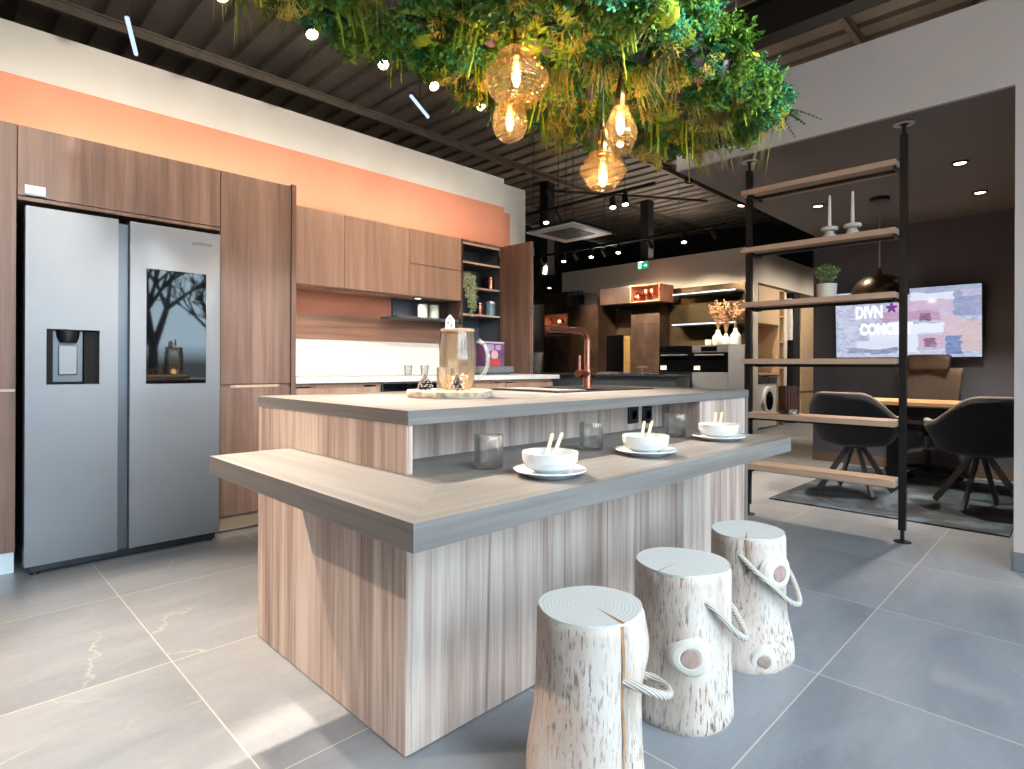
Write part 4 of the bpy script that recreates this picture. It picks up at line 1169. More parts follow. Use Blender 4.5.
# television, tipped slightly towards the room
def m_screen():
    """the collage shown on the screen: pale blue paper, pink and white blocks, blue shapes"""
    t = NT('television_picture'); tc = t.n('ShaderNodeTexCoord'); sp = t.n('ShaderNodeSeparateXYZ'); t.l(tc.outputs['Object'], sp.inputs[0])
    wz = t.noise(t.coords((7, 26, 1), (0, 0, .25)), 1, 4, .65, .6); wy = t.noise(t.coords((3, 9, 1), (0, 0, -.2)), 1, 3)
    u = t.math('ADD', sp.outputs[0], t.math('MULTIPLY_ADD', wz, .09, -.045)); v = t.math('ADD', sp.outputs[1], t.math('MULTIPLY_ADD', wy, .10, -.05))
    n = t.noise(t.coords((9, 22, 1), (0, 0, .5)), 1, 5, .6, 1.5)
    c = t.ramp(n, [(.3, '#8f9bc0'), (.5, '#b9bfda'), (.7, '#ccd2e8')])
    def rect(x0, x1, y0, y1):
        return t.math('MULTIPLY', t.math('MULTIPLY', t.math('GREATER_THAN', u, x0), t.math('LESS_THAN', u, x1)), t.math('MULTIPLY', t.math('GREATER_THAN', v, y0), t.math('LESS_THAN', v, y1)))
    for (x0, x1, y0, y1, col) in ((.06, .40, .19, .29, '#dfe4f4'), (-.10, .40, .08, .21, '#c9a9c6'), (-.18, .30, .02, .12, '#b98aad'), (.13, .22, .01, .09, '#7d3a5e'), (.30, .44, .0, .20, '#c6b4cc'),
                                  (.40, .62, .06, .34, '#8a93bd'), (.46, .62, .24, .34, '#b7b4d2'), (-.22, .33, -.10, -.005, '#e8eefb'), (-.3, .12, -.3, -.10, '#dfe7f6'), (.13, .33, -.26, -.12, '#c8a8c2'), (.17, .26, -.24, -.16, '#7c3d62'),
                                  (.34, .46, -.32, -.14, '#5c74ad'), (.46, .62, -.27, .02, '#cbb3b6'), (.33, .46, -.14, .04, '#cdb4c4'), (-.14, .62, .29, .34, '#98a3c4'), (-.5, -.05, -.3, -.25, '#7f88ad'), (-.42, -.05, -.24, -.17, '#dbe1f2')):
        c = t.mix(rect(x0, x1, y0, y1), c, col)
    c = t.mix(t.ramp(n, [(.3, (0, 0, 0, 1)), (.75, (.35, .35, .35, 1))]), c, '#e9eefb')
    e = t.n('ShaderNodeEmission'); t.l(c, e.inputs[0]); e.inputs[1].default_value = 1.0
    gl = t.n('ShaderNodeBsdfGlossy'); gl.inputs['Roughness'].default_value = .1
    mx = t.n('ShaderNodeMixShader'); mx.inputs[0].default_value = .04; t.l(e.outputs[0], mx.inputs[1]); t.l(gl.outputs[0], mx.inputs[2]); t.l(mx.outputs[0], t.out.inputs[0]); return t.m


t = thing('television', 'large wall-mounted television showing a pink and blue collage', 'television', (0, 0, 0), world=False)
MB().box(-.625, .625, -.352, .352, -.03, 0, .004).build('housing', M['black'], t)
MB().box(-.612, .612, -.338, .34, .0005, .002).build('screen', m_screen(), t)
MB().box(-.2, .2, -.15, .15, -.062, -.03, .003).build('wall_bracket', M['blackmetal'], t)
wm = glow('screen_lettering', '#f4f7ff', 1.15)
words('lettering', 'DIVN', .17, wm, Matrix.Translation((-.30, .12, .0024)), t, squeeze=.62, bold=.008)
words('lettering', 'CONCEPT', .15, wm, Matrix.Translation((-.155, -.055, .0024)), t, squeeze=.66, bold=.01)
m = MB()
for (x, y, r) in ((-.50, .24, .03), (-.43, .23, .022), (-.10, .16, .04)):
    m.prism([(x + r * (1 + .35 * math.sin(5 * a)) * math.cos(a), y + r * (1 + .35 * math.sin(5 * a)) * math.sin(a)) for a in [2 * PI * k / 30 for k in range(30)]], .0021, .0028)
m.build('screen_flower', glow('screen_purple', '#7a4a93', .9), t)
cen = Vector((6.873, 1.352, 1.468)); tilt = math.radians(4)
zax = Vector((-math.cos(tilt), 0, -math.sin(tilt))); xax = Vector((0, -1, 0)); yax = zax.cross(xax)
t.matrix_world = Matrix(((xax.x, yax.x, zax.x, cen.x), (xax.y, yax.y, zax.y, cen.y), (xax.z, yax.z, zax.z, cen.z), (0, 0, 0, 1)))

# dome pendant and downlights of the office
dp = (5.72, 1.30)
t = thing('dome_pendant', 'black and bronze dome pendant lamp hanging over the desk', 'pendant lamp', (dp[0], dp[1], 1.64))
prof = [(.215 * math.sin(PI / 2 * k / 14), .185 * math.cos(PI / 2 * k / 14)) for k in range(15)]
prof = prof + [(r * .975, z * .97) for r, z in prof[::-1]]
MB().lathe([(max(r, 0), z) for r, z in prof], dp[0], dp[1], 1.64, 48).build('lamp_shade', plain('black_bronze', '#4d4132', .26, .9, .06), t)
MB().cyl((dp[0], dp[1], 1.825), (dp[0], dp[1], 1.87), .022, .014, 16).build('cap', M['brass'], t)
MB().cyl((dp[0], dp[1], 1.86), (dp[0], dp[1], 2.45), .0055, .0055, 8).build('cord', M['shelfwood'], t, 'pale cord')
MB().lathe([(0, 0), (.075, 0), (.075, .027), (0, .027)], dp[0], dp[1], 2.4425, 28).build('ceiling_rose', M['black'], t)
MB().ball((dp[0], dp[1], 1.70), .045, seg=16, rings=10).build('bulb', M['smallglow'], t)
point('dome_bulb', (dp[0], dp[1], 1.66), 6, SOFTW, .05)
for (xx, yy, lab) in ((5.11, .674, 'recessed downlight in the dark soffit, closest to the fascia'), (6.08, .67, 'recessed downlight in the dark soffit, nearer the television wall'), (5.6, 1.75, 'recessed downlight glimpsed behind the candles')):
    t = thing('downlight', lab, 'downlight', (xx, yy, 2.455), 'downlights of the office')
    MB().lathe([(.036, .012), (.05, 0), (.053, .0), (.053, .0145), (.036, .0145), (.036, .012)], xx, yy, 2.455, 28).build('rim', M['black'], t)
    MB().lathe([(0, .006), (.035, .006), (.035, .0146), (0, .0146)], xx, yy, 2.455, 24).build('lamp', M['smallglow'], t)
    spot('office_downlight', (xx, yy, 2.45), (xx - (.35 if xx < 5.5 else 0), yy + (.25 if xx < 5.5 else 0), 0), 250, SOFTW, 72, .5, .03)

# ------------------------------------------------------------------ display kitchen on the back wall
BXF = 8.98


def back_box(m, px0, px1, y0, y1, x0, x1, bev=.0):
    a = pix(px0, y0, X=BXF); b = pix(px1, y1, X=BXF); zt = (a.z + pix(px1, y0, X=BXF).z) / 2
    m.box(x0, x1, b.y, a.y, b.z, a.z, bev)


def tall_unit(lab, Y0, Y1, z0, z1, mat, splits=(), cat='tall cabinet', name='tall_cabinet', x0=8.45, x1=9.03):
    t = thing(name, lab, cat, ((x0 + x1) / 2, (Y0 + Y1) / 2, z0))
    MB().box(x0 + .021, x1, Y0, Y1, z0, z1).build('body', mat, t)
    zs = [z0] + list(splits) + [z1]
    for a, b in zip(zs, zs[1:]):
        MB().box(x0, x0 + .02, Y0 + .002, Y1 - .002, a + .002, b - .002, .001).build('door', mat, t)
    return t


def open_box(name, lab, cat, Y0, Y1, z0, z1, mat, back, x0=8.45, x1=8.8, shelf=None):
    t = thing(name, lab, cat, ((x0 + x1) / 2, (Y0 + Y1) / 2, z0)); h = .018
    m = MB(); m.box(x0, x1, Y0, Y0 + h, z0, z1).box(x0, x1, Y1 - h, Y1, z0, z1).box(x0, x1, Y0 + h, Y1 - h, z0, z0 + h).box(x0, x1, Y0 + h, Y1 - h, z1 - h, z1)
    m.build('frame', mat, t, smooth=False)
    MB().box(x1 - .02, x1 - .002, Y0 + h, Y1 - h, z0 + h, z1 - h).build('back', back, t)
    if shelf: MB().box(x0, x1 - .02, Y0 + h, Y1 - h, shelf - .01, shelf + .008).build('shelf', mat, t)
    return t


def on_x(px, py, X): p = pix(px, py, X=X); return p.y, p.z


XF = 8.45
R_ = M['rust']; CP = M['copperpaint']
yA, yB = on_x(544, 330, XF)[0], on_x(567.6, 330, XF)[0]; yC = on_x(598, 330, XF)[0]; yD = on_x(585, 330, XF)[0]
zt, z1_, z2_ = 2.42, on_x(555, 314, XF)[1], on_x(555, 336, XF)[1]
tall_unit('rusty brown cupboard above the lit copper niche at the far left of the display', yB, yA, z1_, zt, R_, name='wall_cabinet', cat='wall cabinet')
tall_unit('rusty brown tall cupboard below the lit copper niche at the far left of the display', yB, yA, 0, z2_, R_, (.1, 1.0,))
open_box('copper_niche', 'lit copper niche with ornaments between two rusty brown cupboards', 'niche', yB, yA, z2_, z1_, CP, CP, shelf=(z1_ + z2_) / 2, x1=8.9)
zn0, zn1 = on_x(576, 306, XF)[1], on_x(576, 293, XF)[1]
open_box('glass_niche', 'small black box niche with a pale frame holding two wine glasses', 'niche', yD, yB, zn0, zn1, M['steel'], M['black'])
tall_unit('dark brown tall cupboard under the black glass niche', yC, yB - .002, 0, zn0 - .01, R_, (.1, 1.3,))
yE, yF, yG = on_x(630, 300, XF)[0], on_x(659.5, 300, XF)[0], on_x(600, 300, XF)[0]
zu0, zu1 = on_x(630, 303, XF)[1], on_x(630, 286, XF)[1]
tall_unit('dark brown wall cabinet left of the upper copper niche', yE, yG, zu0, zu1, R_, name='wall_cabinet', cat='wall cabinet')
open_box('copper_niche', 'lit copper niche with glassware high on the display wall', 'niche', yF, yE - .002, zu0, zu1, CP, CP, shelf=None, x1=8.9)
mir = MB(); mir.box(9.035, 9.055, 3.88, yC - .004, .92, 2.36)
solo('mirror_panel', mir, M['mirror'], 'smoked mirror splashback behind the display kitchen', 'mirror')
yH, yI = yC - .005, on_x(623.5, 350, 8.7)[0]
t = thing('wine_cooler', 'tall black glass appliance between the brown cupboards of the display', 'appliance', (8.87, (yH + yI) / 2, .921))
MB().box(8.72, 9.03, yI, yH, .921, 1.58).build('body', M['black'], t); MB().box(8.70, 8.719, yI + .003, yH - .003, .93, 1.575, .002).build('glass_door', M['blackglass'], t)
yJ = on_x(630, 350, 8.7)[0]
solo('ochre_panel', MB().box(8.70, 8.73, yJ, yI - .004, .921, 1.56), M['olive'], 'narrow ochre panel beside the black appliance', 'panel')
yK = on_x(659, 350, 8.7)[0]
tall_unit('brown stone splashback panel behind the hob', yK + .003, yJ - .004, .921, zu0 - .005, R_, (1.75,), name='splashback_panel', cat='splashback', x0=8.72, x1=9.03)
t = thing('base_cabinet', 'dark base unit under the brown stone splashback and black appliance', 'base cabinet', (8.74, 6, 0))
MB().box(8.47, 9.03, yK + .002, yC - .004, 0, .895).build('body', M['bluegrey'], t)
MB().box(8.45, 9.03, yK + .002, yC - .004, .8955, .92, .002).build('counter_top', M['charcoal'], t)
# ovens and shelves at the right end
XO = 8.5
o0, o1, o2, o3, o4 = (on_x(v, 355, XO)[0] for v in (659, 692, 728, 744.5, 711))
zo0, zo1 = on_x(692, 372, XO)[1], on_x(692, 345.5, XO)[1]
for (a, b, lab, pan) in ((o1, o0, 'black built-in oven at the left of the pair below the mirror', False), (o2, o1, 'black oven with a steel control strip, right of the pair', True)):
    t = thing('built_in_oven', lab, 'oven', (XO + .25, (a + b) / 2, zo0), 'built-in ovens of the display')
    MB().box(XO + .021, 9.03, a, b, zo0, zo1).build('body', M['black'], t)
    MB().box(XO, XO + .02, a + .003, b - .003, zo0 + .003, zo1 - .115, .002).build('oven_door', M['blackglass'], t)
    cp = MB().box(XO, XO + .02, a + .003, b - .003, zo1 - .11, zo1 - .003, .002).build('control_panel', M['steel'] if pan else M['blackglass'], t)
    if pan:
        MB().box(XO - .002, XO + .001, (a + b) / 2 - .12, (a + b) / 2 + .14, zo1 - .095, zo1 - .02).build('display', M['blackglass'], cp)
    MB().tube([(XO - .035, a + .06, zo1 - .15), (XO - .035, b - .06, zo1 - .15)], .011, 10).cyl((XO - .035, a + .08, zo1 - .15), (XO + .002, a + .08, zo1 - .15), .007).cyl((XO - .035, b - .08, zo1 - .15), (XO + .002, b - .08, zo1 - .15), .007).build('handle', M['steel'] if pan else M['steel_dark'], t)
    MB().box(XO - .003, XO, b - .14, b - .03, zo0 + .03, zo0 + .1).build('sticker', M['whiteplastic'], t, 'white sticker')
    t = thing('base_cabinet', 'grey drawer unit below the steel-topped oven' if pan else 'black drawer unit below the left oven', 'base cabinet', (XO + .26, (a + b) / 2, 0), 'drawer units under the ovens')
    MB().box(XO + .021, 9.03, a, b, 0, zo0 - .004).build('body', M['black'], t)
    MB().box(XO, XO + .02, a + .003, b - .003, .1, zo0 - .006, .001).build('drawer', M['grey'] if pan else M['black'], t)
t = tall_unit('grey lacquered end unit right of the ovens, behind the divider post', o3, o2 - .003, 0, zo1, M['grey'], (.1, .72,), x0=XO, x1=8.8, name='end_cabinet', cat='cabinet')
for (zz, lab) in ((2.20, 'upper slim shelf with a pale light strip in front of the smoked mirror'), (1.70, 'lower slim shelf with a pale light strip behind the dried flowers')):
    ya, yb = on_x(673, 300, 8.8)[0], 3.885
    t = thing('lit_shelf', lab, 'shelf', (8.9, (ya + yb) / 2, zz), 'lit shelves of the display')
    MB().box(8.74, 9.03, yb, ya, zz, zz + .03, .002).build('board', M['steel'], t)
    MB().box(8.738, 8.745, yb + .02, ya - .02, zz + .004, zz + .022).build('light_strip', M['stripglow'], t, 'pale light strip')
# vases with dried flowers, tealights
rng = random.Random(17)
for i, (px, r, h, nb, lab) in enumerate(((718, .085, .24, 11, 'white bottle vase with dried orange sprays, leftmost of the three on the ovens'), (726, .07, .18, 9, 'short white vase with dried orange sprays, between two bottle vases'), (735.5, .08, .26, 8, 'pale bottle vase with dried orange sprays, next to the divider post'))):
    y = on_x(px, 346, 8.7)[0]; z = zo1 + .001
    t = thing('flower_vase', lab, 'vase', (8.7, y, z), 'white vases with dried flowers')
    MB().lathe([(0, 0), (r * .8, 0), (r, .02), (r, h * .55), (r * .45, h * .78), (r * .36, h), (r * .28, h), (r * .3, h * .8), (0, h * .75)], 8.7, y, z, 28).build('vase_body', M['ceramic'], t)
    st = MB(); fl = MB()
    for k in range(nb):
        a = rng.uniform(0, 2 * PI); sp = rng.uniform(.05, .26); L = rng.uniform(.26, .46)
        b = Vector((8.7, y, z + h * .9)); e = b + Vector((sp * math.cos(a) * .8, sp * math.sin(a), L)); mid = b.lerp(e, .5) + Vector((-.02 * math.cos(a), -.02 * math.sin(a), .04))
        pts = [b, mid, e]; st.tube(pts, .004, 5)
        for q in range(11):
            u = .5 + .5 * q / 10; p = (mid.lerp(e, (u - .5) * 2) if u > .5 else b.lerp(mid, u * 2))
            leaflets(fl, p, 3, .045, rng, .014)
    st.build('stems', M['stem'], t); fl.build('dried_blossom', M['dryflower'], t, smooth=False)
for px, lab in ((709, 'lit tealight holder at the left, on the steel-topped oven'), (716.5, 'lit tealight holder in front of the white bottle vase')):
    y = on_x(px, 346, 8.6)[0]
    t = thing('tealight_holder', lab, 'tealight', (8.58, y, zo1 + .001), 'lit tealights on the oven')
    MB().lathe([(0, 0), (.042, 0), (.048, .006), (.05, .085), (.045, .085), (.043, .01), (0, .01)], 8.58, y, zo1 + .001, 24).build('cup', M['chalk'], t)
    MB().lathe([(0, .012), (.04, .012), (.04, .07), (0, .07)], 8.58, y, zo1 + .001, 20).build('candle', M['candleglow'], t)
# hob counter in front
yh0, yh1 = on_x(676, 375, 8.0)[0], 7.95
t = thing('hob_counter', 'low blue-grey counter with a dark top and gas hob in front of the display', 'counter', (8.22, (yh0 + yh1) / 2, 0))
MB().box(7.98, 8.44, yh0 - .02, yh1, .865, .895, .002).build('counter_top', M['charcoal'], t)
for k in range(3):
    a = yh0 + (yh1 - yh0) * k / 3; b = yh0 + (yh1 - yh0) * (k + 1) / 3
    MB().box(8.0, 8.02, a + .003, b - .003, .1, .855, .001).build('drawer', M['bluegrey'], t)
MB().box(8.021, 8.43, yh0, yh1, .1, .864).build('body', M['bluegrey'], t)
MB().box(8.05, 8.43, yh0, yh1, 0, .099).build('plinth', M['black'], t)
t = thing('gas_hob', 'black gas hob with steel pan supports on the blue-grey counter', 'hob', (8.2, yh0 + .75, .896))
MB().box(7.99, 8.42, yh0 + .3, yh0 + 1.2, .8955, .902, .002).build('hob_plate', M['blackglass'], t)
for k in range(5):
    yy = yh0 + .42 + k * .165; xx = 8.12 + .16 * (k % 2)
    b_ = MB().lathe([(0, 0), (.045, 0), (.045, .012), (.03, .018), (0, .018)], xx, yy, .9025, 20).build('burner', M['steel'], t)
    MB().box(xx - .075, xx + .075, yy - .004, yy + .004, .922, .93).box(xx - .004, xx + .004, yy - .075, yy + .075, .922, .93).box(xx - .075, xx - .067, yy - .004, yy + .004, .9025, .922).box(xx + .067, xx + .075, yy - .004, yy + .004, .9025, .922).build('pan_support', M['steel_dark'], b_)
yb = on_x(641, 362, 8.35)[0]
t = thing('wire_bowl', 'small steel wire fruit stand on the hob counter', 'fruit stand', (8.38, yb, .896))
m = MB()
for k in range(8):
    a = 2 * PI * k / 8; m.tube([(8.38, yb, 1.0), (8.38 + .05 * math.cos(a), yb + .05 * math.sin(a), 1.03), (8.38 + .1 * math.cos(a), yb + .1 * math.sin(a), 1.0)], .004, 6)
m.build('arms', M['steel'], t); MB().cyl((8.38, yb, .91), (8.38, yb, 1.02), .006).lathe([(0, 0), (.05, 0), (.05, .006), (.008, .014), (0, .014)], 8.38, yb, .8965, 20).build('stem', M['steel'], t)
# ornaments in the niches
for (px, X, z, lab) in ((549, 8.62, (z1_ + z2_) / 2 + .009, 'round copper vase on the upper shelf of the far copper niche'), (560.5, 8.62, (z1_ + z2_) / 2 + .009, 'squat copper bowl on the upper shelf of the far copper niche'), (637, 8.62, zu0 + .019, 'round copper vase in the high copper niche'), (646, 8.62, zu0 + .019, 'copper goblet at the middle of the high copper niche'), (653, 8.62, zu0 + .019, 'copper goblet at the right of the high copper niche')):
    y = on_x(px, 320, X)[0]; h = .17 if 'vase' in lab else .12 if 'bowl' in lab else .2; r = .085
    prof = [(0, 0), (r * .5, 0), (r, h * .4), (r * .8, h * .75), (r * .35, h), (r * .3, h), (0, h * .3)] if 'goblet' not in lab else [(0, 0), (r * .6, 0), (r * .1, .02), (r * .1, h * .5), (r * .7, h * .7), (r * .75, h), (r * .7, h), (0, h * .55)]
    solo('copper_ornament', MB().lathe(prof, X, y, z, 24), M['copper'], lab, 'ornament', 'copper ornaments in the niches', base=(X, y, z))
for px, lab in ((573.5, 'wine glass at the left of the small black niche'), (580, 'wine glass at the right of the small black niche')):
    y = on_x(px, 300, 8.6)[0]; z = zn0 + .019
    solo('wine_glass', MB().lathe([(0, 0), (.05, 0), (.008, .012), (.008, .11), (.06, .16), (.07, .22), (.055, .29), (.05, .29), (.062, .22), (0, .125)], 8.6, y, z, 24), M['smoke'], lab, 'wine glass', 'wine glasses in the niche', base=(8.6, y, z))
area('niche_glow_left', (8.5, (yA + yB) / 2, z1_ - .03), (8.7, (yA + yB) / 2, z2_), .2, .3, 3.5, WARM)
area('niche_glow_high', (8.5, (yE + yF) / 2, zu1 - .03), (8.7, (yE + yF) / 2, zu0), .2, .3, 4, WARM)
# bread and bits at the far left of the counter
y = on_x(537, 360, 8.1)[0]
t = thing('tall_vase', 'tall pale vase beyond the folded larder door', 'vase', (8.15, y + .35, .896))
MB().lathe([(0, 0), (.07, 0), (.09, .05), (.13, .38), (.12, .38), (.08, .05), (0, .04)], 8.15, y + .05, .896, 28).build('vase_body', M['chalk'], t)
# exit sign
t = thing('exit_sign', 'green lit exit sign with running figure and arrow on the cream wall', 'sign', (0, 0, 0), world=False)
MB().box(-.16, .16, -.085, .085, -.03, 0, .003).build('housing', M['whiteplastic'], t)
MB().box(-.155, .155, -.08, .08, .0005, .002).build('panel', M['green_sign'], t)
m = MB(); m.box(-.135, -.045, -.066, .066, .0021, .003)
m.build('door_symbol', M['white_sign'], t)
m = MB(); m.prism([(.02, .012), (.07, .012), (.07, .045), (.13, 0), (.07, -.045), (.07, -.012), (.02, -.012)], .0021, .003); m.build('arrow_symbol', M['white_sign'], t)
m = MB(); m.lathe([(0, 0), (.013, 0), (.013, .001), (0, .001)], -.085, .042, .0031, 16).box(-.1, -.075, -.01, .028, .0031, .004).box(-.075, -.05, .005, .014, .0031, .004).box(-.118, -.1, .01, .02, .0031, .004).box(-.1, -.09, -.055, -.01, .0031, .004).box(-.082, -.072, -.05, -.01, .0031, .004).box(-.072, -.055, -.05, -.042, .0031, .004)
m.build('running_figure', M['green_sign'], t)
p = pix(642.5, 265.5, X=9.02)
t.matrix_world = Matrix(((0, 0, -1, 9.035), (-1, 0, 0, p.y), (0, 1, 0, p.z), (0, 0, 0, 1))) @ Matrix.Scale(.7, 4)

# ------------------------------------------------------------------ laundry corner beyond the display
LY = 3.86
def ly(px): return pix(px, 330, Y=LY).x
def lz(px, py): return pix(px, py, Y=LY).z
struct('wall_laundry', MB().box(9.3, 12.9, LY + .6, LY + .7, 0, 2.95).box(9.31, ly(758), LY, LY + .6, 0, 2.93).box(ly(758), 12.6, LY, LY + .6, lz(785, 289), 2.93), M['beige'])
x0, x1 = ly(758.5), ly(779)
zc0, zc1, zm = lz(768, 324), lz(768, 287), lz(768, 375)
cream = plain('sand_laminate', '#c9ad8c', .5, 0, .03)
tt = thing('laundry_cupboard', 'sand coloured laundry wall cupboard above the washing machine', 'cupboard', ((x0 + x1) / 2, LY + .3, zc0))
MB().box(x0, x1, LY + .02, LY + .59, zc0, zc1).build('body', cream, tt); MB().box(x0 + .003, x1 - .003, LY, LY + .019, zc0 + .003, zc1 - .003, .001).build('door', cream, tt)
tt = thing('laundry_niche', 'sand coloured open niche with counter over the washing machine', 'shelf', ((x0 + x1) / 2, LY + .3, zm))
MB().box(x0, x1, LY + .57, LY + .59, zm + .03, zc0 - .003).box(x0, x0 + .02, LY + .02, LY + .57, zm + .03, zc0 - .003).build('back_panel', cream, tt)
MB().box(x0, x1, LY, LY + .59, zm, zm + .03).build('counter', cream, tt)
x2 = ly(784.5)
tt = thing('cubby_unit', 'narrow sand coloured cubby unit beside the hanging towel', 'shelf', ((x1 + x2) / 2, LY + .3, 0))
m = MB(); m.box(x1 + .004, x1 + .024, LY, LY + .59, 0, zc1).box(x2 - .02, x2, LY, LY + .59, 0, zc1).box(x1 + .024, x2 - .02, LY + .57, LY + .59, 0, zc1)
for k in range(6): m.box(x1 + .024, x2 - .02, LY, LY + .57, .1 + (zc1 - .12) * k / 5, .12 + (zc1 - .12) * k / 5)
m.build('frame', cream, tt, smooth=False)
x3, x4, x5 = ly(795), ly(801), ly(814)
struct('trim_laundry', MB().box(x3 + .02, x4, LY + .02, LY + .59, 0, lz(795, 293)), M['darkwall'])
tt = thing('laundry_door', 'plain sand coloured tall door at the edge of the charcoal wall', 'cupboard', ((x4 + x5) / 2, LY + .3, 0))
MB().box(x4 + .004, x5 + .4, LY + .02, LY + .59, .0, lz(805, 300)).build('body', cream, tt)
MB().box(x4 + .006, x5 + .4, LY, LY + .019, .01, lz(807, 393), .001).build('door', cream, tt); MB().box(x4 + .006, x5 + .4, LY, LY + .019, lz(807, 391), lz(805, 300), .001).build('door', cream, tt)
# pressed shirt hanging in front of the tall gap
tt = thing('hanging_shirt', 'white shirt hanging beside the laundry cubbies', 'shirt', ((x2 + x3) / 2, LY + .12, .75))
xm = (x2 + x3) / 2; w_ = (x3 - x2) * .40; zs = lz(790, 292); zb_ = lz(790, 390)
bm = bmesh.new(); g = []
for j in range(15):
    k = j / 14; z = zs - (zs - zb_) * k; w = w_ * (.45 + .55 * min(1, k * 7)) * (1 + .04 * math.sin(k * 9)); row = []
    for i in range(25):
        a = 2 * PI * i / 24; fold = 1 + .10 * math.sin(5 * a + 3 * k) * k
        row.append(bm.verts.new((xm + w * math.cos(a), LY + .16 + .09 * math.sin(a) * fold, z)))
    g.append(row)
for A, B in zip(g, g[1:]):
    for i in range(24): bm.faces.new((A[i], A[i + 1], B[i + 1], B[i]))
m = MB(); m.bm.free(); m.bm = bm; m.build('shirt_body', M['linen'], tt, sharp=80)
m = MB(); m.tube([(xm - w_ * .9, LY + .1, zs - .1), (xm - w_ * 1.02, LY + .08, zs - .5), (xm - w_ * .95, LY + .07, zs - .85)], [.07, .06, .05], 12).tube([(xm + w_ * .9, LY + .1, zs - .1), (xm + w_ * 1.0, LY + .08, zs - .5), (xm + w_ * .95, LY + .07, zs - .85)], [.07, .06, .05], 12)
m.build('sleeve', M['linen'], tt)
MB().tube([(xm - .18, LY + .16, zs - .03), (xm, LY + .16, zs + .02), (xm + .18, LY + .16, zs - .03)], .012, 8).tube([(xm, LY + .16, zs + .02), (xm, LY + .16, zs + .07)], .004, 6).build('hanger', M['shelfwood'], tt)
struct('wall_laundry_inner', MB().box(x2 + .004, x3 + .016, LY + .5, LY + .59, 0, lz(790, 289)), M['beige'])
# washing machine
wx0, wx1 = x0 + .02, x1 - .04
tt = thing('washing_machine', 'white front-loading washing machine under the laundry counter', 'washing machine', ((wx0 + wx1) / 2, LY + .3, 0))
MB().box(wx0, wx1, LY + .02, LY + .57, .02, zm - .02, .008).build('body', M['whiteplastic'], tt)
wc = ((wx0 + wx1) / 2, .46)
Mx = Matrix.Translation((wc[0], LY + .02, wc[1])) @ Matrix.Rotation(PI / 2, 4, 'X')
d_ = MB().lathe([(.16, 0), (.235, 0), (.24, .03), (.21, .045), (.16, .04)], seg=40, M=Mx).build('door', M['whiteplastic'], tt)
MB().lathe([(0, .012), (.1, .02), (.16, .035), (.165, .03), (.165, .002), (0, .002)], seg=36, M=Mx).build('door_glass', M['blackglass'], d_)
MB().box(wx0 + .02, wx1 - .02, LY + .008, LY + .021, zm - .14, zm - .035, .003).build('control_panel', M['steel'], tt)
MB().lathe([(0, 0), (.03, 0), (.028, .02), (0, .02)], seg=20, M=Matrix.Translation((wc[0], LY + .008, zm - .088)) @ Matrix.Rotation(PI / 2, 4, 'X')).build('dial', M['steel_dark'], tt)
# ------------------------------------------------------------------ track lights
def rail(lab, a, b, drops=(.1, .5, .9)):
    a, b = Vector(a), Vector(b); t = thing('track_rail', lab, 'track', tuple(a.lerp(b, .5)), 'lighting tracks')
    d = (b - a); q = d.to_track_quat('Z', 'Y').to_matrix().to_4x4()
    MB().box(-.017, .017, -.016, .016, 0, d.length, M=Matrix.Translation(a) @ q).build('rail', M['blackmetal'], t)
    for u in drops:
        p = a.lerp(b, u); MB().cyl((p.x, p.y, p.z + .017), (p.x, p.y, CEIL), .004, .004, 6).build('suspension_wire', M['steel_dark'], t)
    return t


def head(p, tgt, watts, lab, col=WARM, deg=50, glowmat=None, on=True, grp='track spotlights', r=.033, aim=False, soft=.022, blend=.55):
    """spotlight head hanging from a track at p, aimed at tgt"""
    p = Vector(p); t = thing('track_spotlight', lab, 'spotlight', (p.x, p.y, p.z), grp)
    d = (Vector(tgt) - p).normalized(); c = p + Vector((0, 0, -.095))
    Mx = Matrix.Translation(c - d * .06) @ d.to_track_quat('Z', 'Y').to_matrix().to_4x4()
    MB().lathe([(0, 0), (r * .8, 0), (r, .012), (r * 1.12, .13), (r * 1.05, .13), (r * .98, .112), (0, .112)], seg=20, M=Mx).build('lamp_body', M['blackmetal'], t)
    MB().lathe([(0, .1125), (r * .97, .1125), (r * .97, .122), (0, .122)], seg=20, M=Mx).build('lamp', (glowmat or M['lampglow']) if on or aim else M['steel_dark'], t)
    MB().cyl((p.x, p.y, p.z - .017), c, .007, .007, 8).box(p.x - .03, p.x + .03, p.y - .015, p.y + .015, p.z - .03, p.z - .016).build('bracket', M['blackmetal'], t)
    if on or aim:
        s_ = spot('track_spot', tuple(c + d * .08), tgt, watts, col, deg, blend, soft)
    return t


TYk = 3.3
rail('long lighting track over the kitchen aisle, along the terracotta wall', (-2.2, TYk, 3.12), (3.4, TYk, 3.12), (.05, .3, .6, .9))
main = [(-1.62, (.9, 1.9, .3), 400, 'track spotlight out of frame lighting the island end'),
        (.1, (.4, 2.3, 0), 380, 'track spotlight out of frame lighting the aisle floor'),
        (.62, (.4, 1.75, .3), 430, 'track spotlight out of frame lighting the floor beside the bar'),
        (1.09, (.95, 1.62, .85), 760, 'starry track spotlight at the top edge, first in the row'),
        (1.59, (1.45, 1.62, .85), 760, 'bright track spotlight second in the row along the wall'),
        (2.08, (1.85, 1.62, .85), 700, 'bright track spotlight third in the row, the strongest glare'),
        (2.49, (2.15, 1.62, .85), 600, 'small track spotlight fourth in the row, half hidden by moss'),
        (2.94, (2.4, 1.66, .85), 600, 'bright track spotlight last in the row, beside the beehive pendant')]
for xx, tg, w, lab in main:
    head((xx, TYk, 3.12), tg, w, lab, grp='kitchen track spotlights', deg=50 if xx < 1 else 25 if xx < 2.2 else 20, col=WARM if xx < 1 else SOFTW)

